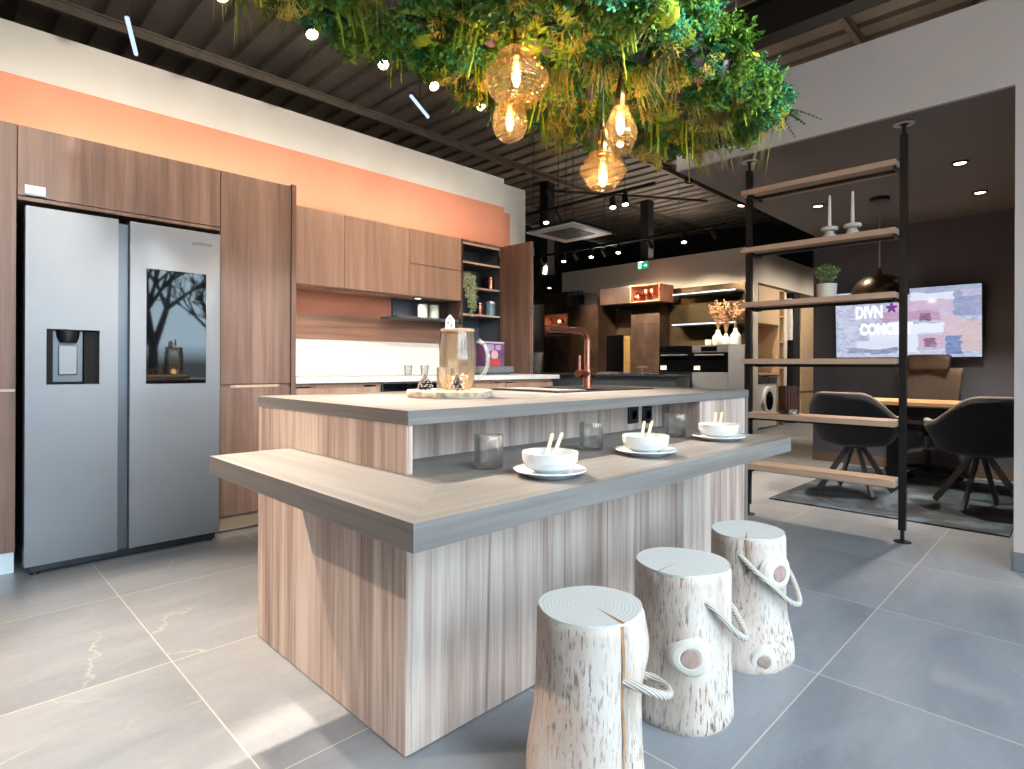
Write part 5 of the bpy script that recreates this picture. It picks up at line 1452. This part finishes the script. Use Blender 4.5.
rail('lighting track over the window side of the room, behind the camera', (-1.6, -.9, 3.0), (3.6, -.9, 3.0), (.1, .5, .9))
for xx, tg, w, dg, lab in ((-.9, (.3, 3.7, 1.7), 200, 36, 'track spotlight behind the camera aimed at the refrigerator wall'), (.7, (1.6, 1.7, 2.45), 380, 60, 'track spotlight behind the camera aimed at the near moss'), (3.0, (2.6, 1.7, 2.45), 330, 60, 'track spotlight behind the camera aimed at the far moss'),
                       (1.0, (1.3, .6, 0), 190, 120, 'floodlight behind the camera aimed at the nearest log stool'), (2.2, (2.2, .5, 0), 190, 120, 'floodlight behind the camera aimed at the farthest log stool'), (.0, (3.9, 1.0, 2.7), 120, 50, 'added fill spotlight behind the camera washing the pale fascia')):  # floodlights and fascia spotlight are added fill for stool tops and fascia
    head((xx, -.9, 3.0), tg, w, lab, deg=dg, grp='window side track spotlights', col=(.86, .93, 1.0) if 'flood' in lab else (1, .94, .86), soft=.3 if 'flood' in lab else .03, blend=1.0 if 'flood' in lab else .55)
rail('unseen track added above the hanging garden to light the tall units', (-.9, 2.3, 3.12), (3.6, 2.3, 3.12), (.1, .5, .9))  # unseen track and heads, added to brighten the cabinet fronts
for xx, w, lab in ((-.5, 62, 'added fill spotlight above the moss aimed at the left tall unit'), (.35, 62, 'added fill spotlight above the moss aimed at the refrigerator'), (1.2, 62, 'added fill spotlight above the moss aimed at the right tall unit'), (2.0, 72, 'added fill spotlight above the moss aimed at the first wall cabinet'), (2.75, 72, 'added fill spotlight above the moss aimed at the stacked doors'), (3.4, 80, 'added fill spotlight above the moss aimed at the larder')):
    head((xx, 2.3, 3.12), (xx + .1, 3.9, 1.8), w, lab, deg=74, grp='added tall unit fill spotlights', col=WARM)
area('added_soffit_fill', (5.5, 1.1, 2.96), (5.5, 1.1, 4), 2.6, 1.6, 9, SOFTW)  # added fill lamp without a fitting, brightens the roof deck over the office
area('added_wall_fill', (1.0, 4.48, 3.02), (1.0, 4.3, 4), 5.5, .08, 16, SOFTW)  # added fill on the wall top, lifts the dark deck above it
area('added_display_fill', (9.18, 5.8, 2.93), (8.9, 5.8, 4), .08, 3.6, 28, SOFTW)  # added ceiling fill behind the display wall, not a fitting of the room
rail('track running along the edge of the dark soffit', (4.05, 2.6, 2.86), (9.6, 2.6, 2.86), (.1, .4, .7))
ra, rb = pix(535, 264, X=7.4), pix(726, 226, X=7.4)
ra.z = rb.z = 2.9
rail('lighting track crossing in front of the display kitchen', tuple(ra), tuple(rb), (.15, .5, .8))
for px, on, lab in ((541, False, 'spotlight turned to the wall at the left end of the display track'), (564, True, 'lit spotlight on the display track below the air vent'), (591.5, True, 'lit spotlight on the display track right of the air vent'), (618.5, True, 'bright spotlight on the display track above the brown niche'), (650, False, 'spotlight turned to the wall in the middle of the display track'), (684, True, 'bright spotlight on the display track above the exit sign side'), (575, False, 'added fill spotlight turned to the wall near the left end of the display track'), (604, False, 'added fill spotlight turned to the wall above the copper niche'), (714, False, 'spotlight turned to the wall at the right end of the display track')):  # two of the wall-turned heads are added fill for the dark cupboards
    y = pix(px, 245, X=7.4).y
    head((7.4, y, 2.9), (6.5, y - .5, .3) if on else (8.95, y - .1, 1.35), 120 if on else 270, lab, on=on, deg=75, grp='display track spotlights', aim=not on)
rc, rd = pix(524, 221, X=5.3), pix(655, 190, X=5.3)
rail('lighting track above the air vent', (5.3, rc.y, 2.92), (5.3, rd.y, 2.92), (.3, .8))
for px, lab in ((546, 'lit spotlight on the track above the air vent, left'), (612.5, 'lit spotlight on the track above the air vent, middle'), (625, 'lit spotlight on the track above the air vent, right')):
    y = pix(px, 210, X=5.3).y
    head((5.3, y, 2.92), (4.6, y - .7, 0), 160, lab, grp='vent track spotlights')
p = pix(546, 281, X=9.6)
rail('short lighting track beyond the display kitchen', (9.7, p.y + .3, 2.9), (9.7, p.y - .6, 2.9), (.5,))
head((9.7, p.y - .02, 2.9), (9.0, p.y - .5, .5), 150, 'lit spotlight beyond the folded larder door, far back', grp='far track spotlights')
p = pix(690, 193, Y=2.6)
for px, on, lab in ((690, False, 'unlit spotlight hanging from the soffit track'), (742.5, True, 'lit spotlight on the soffit track beside the divider post'), (768, False, 'unlit spotlight behind the candle holders, far end of the soffit track')):
    x = pix(px, 200, Y=2.6).x
    head((x, 2.6, 2.86), (x - .6, 3.0, 0.2), 200, lab, on=on, grp='soffit track spotlights', glowmat=M['smallglow'])
rail('lighting track in front of the laundry, behind the charcoal wall', (9.6, 2.75, 2.9), (12.4, 2.75, 2.9), (.2, .8))
for k, x in enumerate((9.9, 10.8, 11.9)):
    head((x, 2.75, 2.9), (x, LY, 1.2), 75, 'spotlight on the laundry track, ' + ('nearest the display' if k == 0 else 'middle' if k == 1 else 'farthest back'), deg=120, blend=1.0, soft=.1, grp='laundry track spotlights', col=SOFTW)
# air conditioning cassette
cc = pix(569, 234, Z=2.86)
t = thing('air_vent', 'square white ceiling cassette air vent hanging under the dark ceiling', 'air vent', (cc.x, cc.y, 2.86))
h = .42
m = MB()
for (a, b, c, d) in ((-h, h, -h, -h + .14), (-h, h, h - .14, h), (-h, -h + .14, -h + .14, h - .14), (h - .14, h, -h + .14, h - .14)):
    m.box(cc.x + a, cc.x + b, cc.y + c, cc.y + d, 2.86, 2.885, .003)
m.build('frame', M['whiteplastic'], t)
m = MB()
for k in range(14):
    v = -.27 + .54 * k / 13
    m.box(cc.x + v - .008, cc.x + v + .008, cc.y - .28, cc.y + .28, 2.868, 2.878).box(cc.x - .28, cc.x + .28, cc.y + v - .008, cc.y + v + .008, 2.866, 2.876)
m.build('grille', M['grey'], t, smooth=False)
MB().box(cc.x - .4, cc.x + .4, cc.y - .4, cc.y + .4, 2.886, 2.93).build('casing', M['steel_dark'], t)
for (a, b) in ((-.35, -.35), (.35, .35), (.35, -.35), (-.35, .35)):
    MB().cyl((cc.x + a, cc.y + b, 2.931), (cc.x + a, cc.y + b, CEIL), .006, .006, 6).build('hanger_rod', M['steel_dark'], t)
# linear tube lights high under the deck
for (a, b, lab) in (((127, 18), (136, 54), 'slim tube light under the dark deck above the terracotta wall'), ((411, 96), (428, 117), 'slim tube light behind the row of spotlights')):
    p0, p1 = pix(*a, Z=3.9), pix(*b, Z=3.9)
    t = thing('tube_light', lab, 'tube light', tuple(p0.lerp(p1, .5)), 'tube lights under the deck')
    MB().cyl(p0, p1, .018, .018, 10).build('tube', glow('tube_glow', '#cfe2ff', 1.2), t)
    MB().tube([p0 + Vector((0, 0, .03)), p1 + Vector((0, 0, .03))], .02, 6).build('holder', M['steel_dark'], t)
    MB().cyl(p0.lerp(p1, .5) + Vector((0, 0, .04)), p0.lerp(p1, .5) + Vector((0, 0, .3)), .006, .006, 6).build('hanger_rod', M['steel_dark'], t)

# ------------------------------------------------------------------ glass pendants
def ray_at(x, y, d): return Vector((0, 0, EYE)) + (_f + RGT * ((x - CXP) / FPX) - UPV * ((y - CYP) / FPX)) * d
PANEL_Z = 2.50


def pendant(lab, top, prof, watts=6.5):
    x, y, z = top      # top of the glass
    t = thing('glass_pendant', lab, 'pendant lamp', (x, y, z + min(p[1] for p in prof)), 'amber glass pendants')
    m = MB(); m.lathe(prof, x, y, z, 56); m.build('glass_shade', M['pendantglass'], t, sharp=50)
    MB().lathe([(0, -.03), (.017, -.03), (.02, -.004), (.022, .02), (.02, .045), (.014, .06), (.012, .085), (.006, .098), (0, .098)], x, y, z, 24).build('socket', M['brass'], t, 'bronze lamp socket')
    MB().cyl((x, y, z + .097), (x, y, PANEL_Z - .02), .0032, .0032, 8).build('cord', M['black'], t)
    b = MB().lathe([(0, -.035), (.012, -.035), (.019, -.06), (.0195, -.12), (.013, -.142), (0, -.15)], x, y, z, 20).build('bulb', M['amberglass'], t)
    m = MB()
    for k in range(5):
        a = 2 * PI * k / 5; m.tube([(x + .004 * math.cos(a), y + .004 * math.sin(a), z - .05), (x + .009 * math.cos(a), y + .009 * math.sin(a), z - .125)], .0016, 6)
    m.build('filament', M['filament'], b)
    point('pendant_bulb', (x, y, z - .1), watts, (1, .74, .46), .02)
    return t


def rings_prof(pts, n, amp):
    out = []
    for i in range(n + 1):
        u = i / n * (len(pts) - 1); k = min(int(u), len(pts) - 2); f = u - k; f = f * f * (3 - 2 * f) * .4 + f * .6
        r = pts[k][0] + (pts[k + 1][0] - pts[k][0]) * f; z = pts[k][1] + (pts[k + 1][1] - pts[k][1]) * f
        out.append((r + amp * math.sin(i * PI / 2), z))
    return out


pendant('large ribbed beehive pendant of amber glass, biggest of the four', tuple(ray_at(516.5, 49, 2.3)), rings_prof([(.02, 0), (.05, -.006), (.072, -.022), (.081, -.045), (.079, -.056), (.073, -.060), (.104, -.078), (.126, -.108), (.129, -.128), (.118, -.155), (.088, -.19), (.064, -.215), (.058, -.229)], 72, .0016))
pendant('small egg-shaped amber pendant hanging right behind the beehive pendant', tuple(ray_at(510, 98, 2.62)), [(.02, 0), (.045, -.012), (.068, -.05), (.078, -.10), (.076, -.135), (.062, -.17), (.04, -.19), (.0, -.194)], watts=5)
pendant('teardrop amber pendant in front of the moss, with a flattened foot', tuple(ray_at(620.5, 100, 2.5)), [(.02, 0), (.03, -.03), (.045, -.07), (.064, -.11), (.0725, -.145), (.069, -.175), (.055, -.2), (.045, -.21), (.047, -.222), (0, -.224)])
pendant('ringed lantern pendant of clear glass, lowest of the four', tuple(ray_at(603, 151, 2.42)), rings_prof([(.022, 0), (.05, -.008), (.061, -.024), (.055, -.032), (.077, -.042), (.071, -.05), (.092, -.07), (.095, -.088), (.085, -.10), (.075, -.12), (.052, -.15), (.046, -.157)], 66, .0024))

# ------------------------------------------------------------------ hanging plant canopy
rng = random.Random(42)
OUT = [(.74, 1.17), (3.28, 1.17), (3.36, 1.75), (2.85, 2.17), (2.3, 2.18), (.74, 2.16)]
cn = thing('hanging_garden', 'wide hanging canopy of moss, ferns and trailing greenery over the island', 'plant canopy', (1.4, 1.68, PANEL_Z), world=True)
MB().prism(OUT, PANEL_Z, PANEL_Z + .05, .004).build('panel', M['blackmetal'], cn)
for (x, y) in ((.9, 1.3), (.9, 2.1), (2.9, 1.3), (2.8, 2.0)):
    MB().cyl((x, y, PANEL_Z + .05), (x, y, CEIL), .005, .005, 6).build('suspension_wire', M['steel_dark'], cn)


def inside(x, y, m=0.0):
    c = False; n = len(OUT)
    for i in range(n):
        (x0, y0), (x1, y1) = OUT[i], OUT[(i + 1) % n]
        if (y0 > y) != (y1 > y) and x < (x1 - x0) * (y - y0) / (y1 - y0) + x0: c = not c
    return c


def leafmat(name, a, b, c, scale=14, rough=.6):
    t = NT(name); n = t.noise(t.coords(), scale, 3)
    oi = t.n('ShaderNodeObjectInfo')
    h = t.math('ADD', t.math('MULTIPLY', n, .7), t.math('MULTIPLY', oi.outputs['Random'], .3))
    t.bsdf(t.ramp(h, [(.3, a), (.5, b), (.7, c)]), rough); return t.m


GM = {'fluff': leafmat('emerald_fluff', '#0f5a35', '#1f8450', '#4aa878'), 'mid': leafmat('mid_green_leaf', '#2f5a16', '#4c7d20', '#76a038'), 'olive': leafmat('olive_blade', '#5c5a1c', '#857c2c', '#a89a45'),
      'lime': leafmat('lime_cushion', '#6b860e', '#8fa81a', '#a9bd34', 60, .85), 'yellow': leafmat('yellow_lichen', '#b8a43a', '#d6c255', '#e6d87c'), 'purple': leafmat('dusky_leaf', '#33303f', '#544a58', '#7a6a6c'),
      'tail': leafmat('lime_tail', '#6f8f10', '#93ad1e', '#b4c840'), 'fern': leafmat('dark_fern', '#1d4714', '#33691f', '#4f8a30'), 'base': leafmat('base_moss', '#23330f', '#3c5018', '#5c6a25', 30, .9)}
# continuous layer of base moss
bm = bmesh.new(); gx_, gy_ = 150, 50; V = {}
from mathutils import noise as mn
for i in range(gx_ + 1):
    for j in range(gy_ + 1):
        x = .74 + 2.64 * i / gx_; y = 1.08 + 1.19 * j / gy_
        if inside(x, y):
            z = PANEL_Z - .03 - .05 * abs(mn.noise(Vector((x * 5, y * 5, 1)))) - .03 * abs(mn.noise(Vector((x * 16, y * 16, 4)))) - .02 * mn.noise(Vector((x * 40, y * 40, 2)))
            V[i, j] = bm.verts.new((x, y, z))
for (i, j) in list(V):
    q = [(i, j), (i + 1, j), (i + 1, j + 1), (i, j + 1)]
    if all(k in V for k in q): bm.faces.new([V[k] for k in q][::-1])
m = MB(); m.bm.free(); m.bm = bm
o = m.build('moss_layer', GM['base'], cn, sharp=80); o['kind'] = 'stuff'


def blade(m, p, d, L, w, droop, n=4):
    p = Vector(p); d = Vector(d).normalized(); s_ = d.cross(Vector((0, 0, 1)))
    s_ = s_.normalized() if s_.length > .05 else Vector((1, 0, 0))
    prev = None
    for k in range(n + 1):
        u = k / n; c = p + d * L * u + Vector((0, 0, -droop * L * u * u)); ww = w * (1 - u) ** .7 * (.5 + u if u < .5 else 1)
        a, b = m.bm.verts.new(c - s_ * ww), m.bm.verts.new(c + s_ * ww)
        if prev: m.bm.faces.new((prev[0], prev[1], b, a))
        prev = (a, b)


def hemi(rng, down=.55):
    a = rng.uniform(0, 2 * PI); z = -rng.uniform(down - .5, 1); r = math.sqrt(max(0, 1 - z * z))
    return Vector((r * math.cos(a), r * math.sin(a), z))


def make_fluff(seed):
    rng = random.Random(seed); m = MB()
    for _ in range(70):
        d = hemi(rng, .4); p = d * rng.uniform(.01, .03); pts = [p]
        for k in range(3):
            d = (d + Vector((rng.gauss(0, .4), rng.gauss(0, .4), rng.gauss(0, .4)))).normalized(); p = p + d * .026; pts.append(p)
            leaflets(m, p, 4, .016, rng, .008)
        m.tube(pts, .0014, 3, cap=False)
    return m


def make_bush(seed):
    rng = random.Random(seed); m = MB()
    for _ in range(60):
        d = hemi(rng); b = d * rng.uniform(.02, .05)
        for k in range(6): leaflets(m, b + d * .012 * k, 3, .026, rng, .012)
    return m


def make_grass(seed):
    rng = random.Random(seed); m = MB(); ax = Vector((rng.gauss(0, 1), rng.gauss(0, 1), -.5)).normalized()
    for _ in range(80):
        d = (ax * .8 + hemi(rng) * .7); blade(m, (rng.gauss(0, .014), rng.gauss(0, .014), 0), d, rng.uniform(.09, .19), .0022, .55)
    return m


def make_cushion(seed):
    rng = random.Random(seed); m = MB(); sx = rng.uniform(.05, .075)
    bm_ = bmesh.new(); bmesh.ops.create_icosphere(bm_, subdivisions=4, radius=1)
    for v in bm_.verts:
        n = 1 + .10 * mn.noise(v.co * 2.3 + Vector((seed, 0, 0))) + .035 * mn.noise(v.co * 14)
        v.co = Vector((v.co.x * sx * n, v.co.y * sx * .9 * n, v.co.z * sx * .62 * n))
    m.bm.free(); m.bm = bm_; return m


def make_tail(seed):
    rng = random.Random(seed); m = MB()
    for _ in range(7):
        x, y = rng.gauss(0, .022), rng.gauss(0, .022); L = rng.uniform(.08, .24); z = 0
        while z > -L:
            r = .0055 * (1 - .5 * -z / L) * rng.uniform(.8, 1.3)
            m.ball((x, y, z), r, r, .0075, 6, 4); z -= .0085; x += rng.gauss(0, .0007); y += rng.gauss(0, .0007)
    return m


def make_lichen(seed):
    rng = random.Random(seed); m = MB()
    def grow(p, d, L, r, n):
        q = p + d * L; m.tube([p, q], [r, r * .8], 4)
        if n:
            for _ in range(rng.choice((2, 2, 3))): grow(q, (d + Vector((rng.gauss(0, .55), rng.gauss(0, .55), rng.gauss(-.25, .4)))).normalized(), L * .78, r * .8, n - 1)
    for _ in range(6): grow(Vector((rng.gauss(0, .02), rng.gauss(0, .02), 0)), hemi(rng), .032, .0026, 4)
    return m


def make_leaf(seed):
    rng = random.Random(seed); m = MB()
    for _ in range(rng.choice((4, 5, 6))):
        d = hemi(rng, .5); s_ = d.orthogonal().normalized(); s2 = d.cross(s_); rot = rng.uniform(0, 6)
        s_ = s_ * math.cos(rot) + s2 * math.sin(rot); n = d.cross(s_); L = rng.uniform(.05, .085); W = L * .42; rows = []
        for k in range(7):
            u = k / 6; w = W * math.sin(PI * min(1, .12 + .88 * u)) ** .8
            rows.append([m.bm.verts.new(d * (.02 + L * u) + s_ * w * t_ + n * (.30 * w * t_ * t_ * 1.6 + .018 * u * u)) for t_ in (-1, -.5, 0, .5, 1)])
        for A, B in zip(rows, rows[1:]):
            for i in range(4): m.bm.faces.new((A[i], A[i + 1], B[i + 1], B[i]))
    return m


def make_fern(seed):
    rng = random.Random(seed); m = MB()
    for _ in range(6):
        a = rng.uniform(0, 2 * PI); d = Vector((math.cos(a), math.sin(a), -.35)).normalized(); L = rng.uniform(.10, .18)
        m.tube([d * L * q / 6 + Vector((0, 0, -.06 * (q / 6) ** 2)) for q in range(7)], .0014, 4)
        for k in range(13):
            u = k / 12; c = d * L * u + Vector((0, 0, -.06 * u * u)); s_ = Vector((-math.sin(a), math.cos(a), 0))
            for sg in (-1, 1): blade(m, c, s_ * sg + d * .5, .042 * (1 - u * .8), .0055, .3, 2)
    return m


KIND = {'fluffy_moss': (make_fluff, 'fluff', 3, 100, .13), 'leafy_bush': (make_bush, 'mid', 3, 100, .12), 'grass_tuft': (make_grass, 'olive', 4, 42, .22), 'cushion_moss': (make_cushion, 'lime', 3, 64, .17),
        'trailing_foliage': (make_tail, 'tail', 4, 26, .27), 'lichen_sprig': (make_lichen, 'yellow', 3, 52, .17), 'dusky_leaf': (make_leaf, 'purple', 4, 88, .14), 'fern_frond': (make_fern, 'fern', 3, 100, .12)}
for nm, (fn, mt, nv, count, sep) in KIND.items():
    protos = []
    for v in range(nv):
        off = Vector((0, 0, 0)); m = fn(100 + 7 * v + len(nm))
        protos.append(m.mesh(nm, GM[mt], None, 70, nm == 'cushion_moss'))
    done = []; tries = 0
    while len(done) < count and tries < 20000:
        tries += 1
        if rng.random() < .3:            # along the rim, where the greenery spills over the edge
            i = rng.randrange(len(OUT)); (x0, y0), (x1, y1) = OUT[i], OUT[(i + 1) % len(OUT)]; u = rng.random()
            x, y = x0 + (x1 - x0) * u, y0 + (y1 - y0) * u; z = PANEL_Z - rng.uniform(-.02, .06)
        else:
            x, y = rng.uniform(.76, 3.35), rng.uniform(1.17, 2.17); z = PANEL_Z - rng.uniform(.05, .10)
            if not inside(x, y): continue
        if any((x - a) ** 2 + (y - b) ** 2 < (sep * .8) ** 2 for a, b in done): continue
        done.append((x, y))
        ob = bpy.data.objects.new(nm, protos[rng.randrange(nv)]); COL.objects.link(ob); ob.parent = cn
        ob.location = Vector((x, y, z)) - ORG[cn.name]; ob.rotation_euler = (rng.gauss(0, .15), rng.gauss(0, .15), rng.uniform(0, 6.28)); s_ = rng.uniform(.85, 1.35); ob.scale = (s_, s_, s_)
        if nm in ('cushion_moss', 'dusky_leaf', 'lichen_sprig'): ob.location.z -= .035

# ------------------------------------------------------------------ picture settings
S.view_settings.view_transform = 'Standard'; S.view_settings.look = 'None'
S.view_settings.exposure = 0.08; S.view_settings.gamma = 1.0; S.view_settings.use_curve_mapping = False
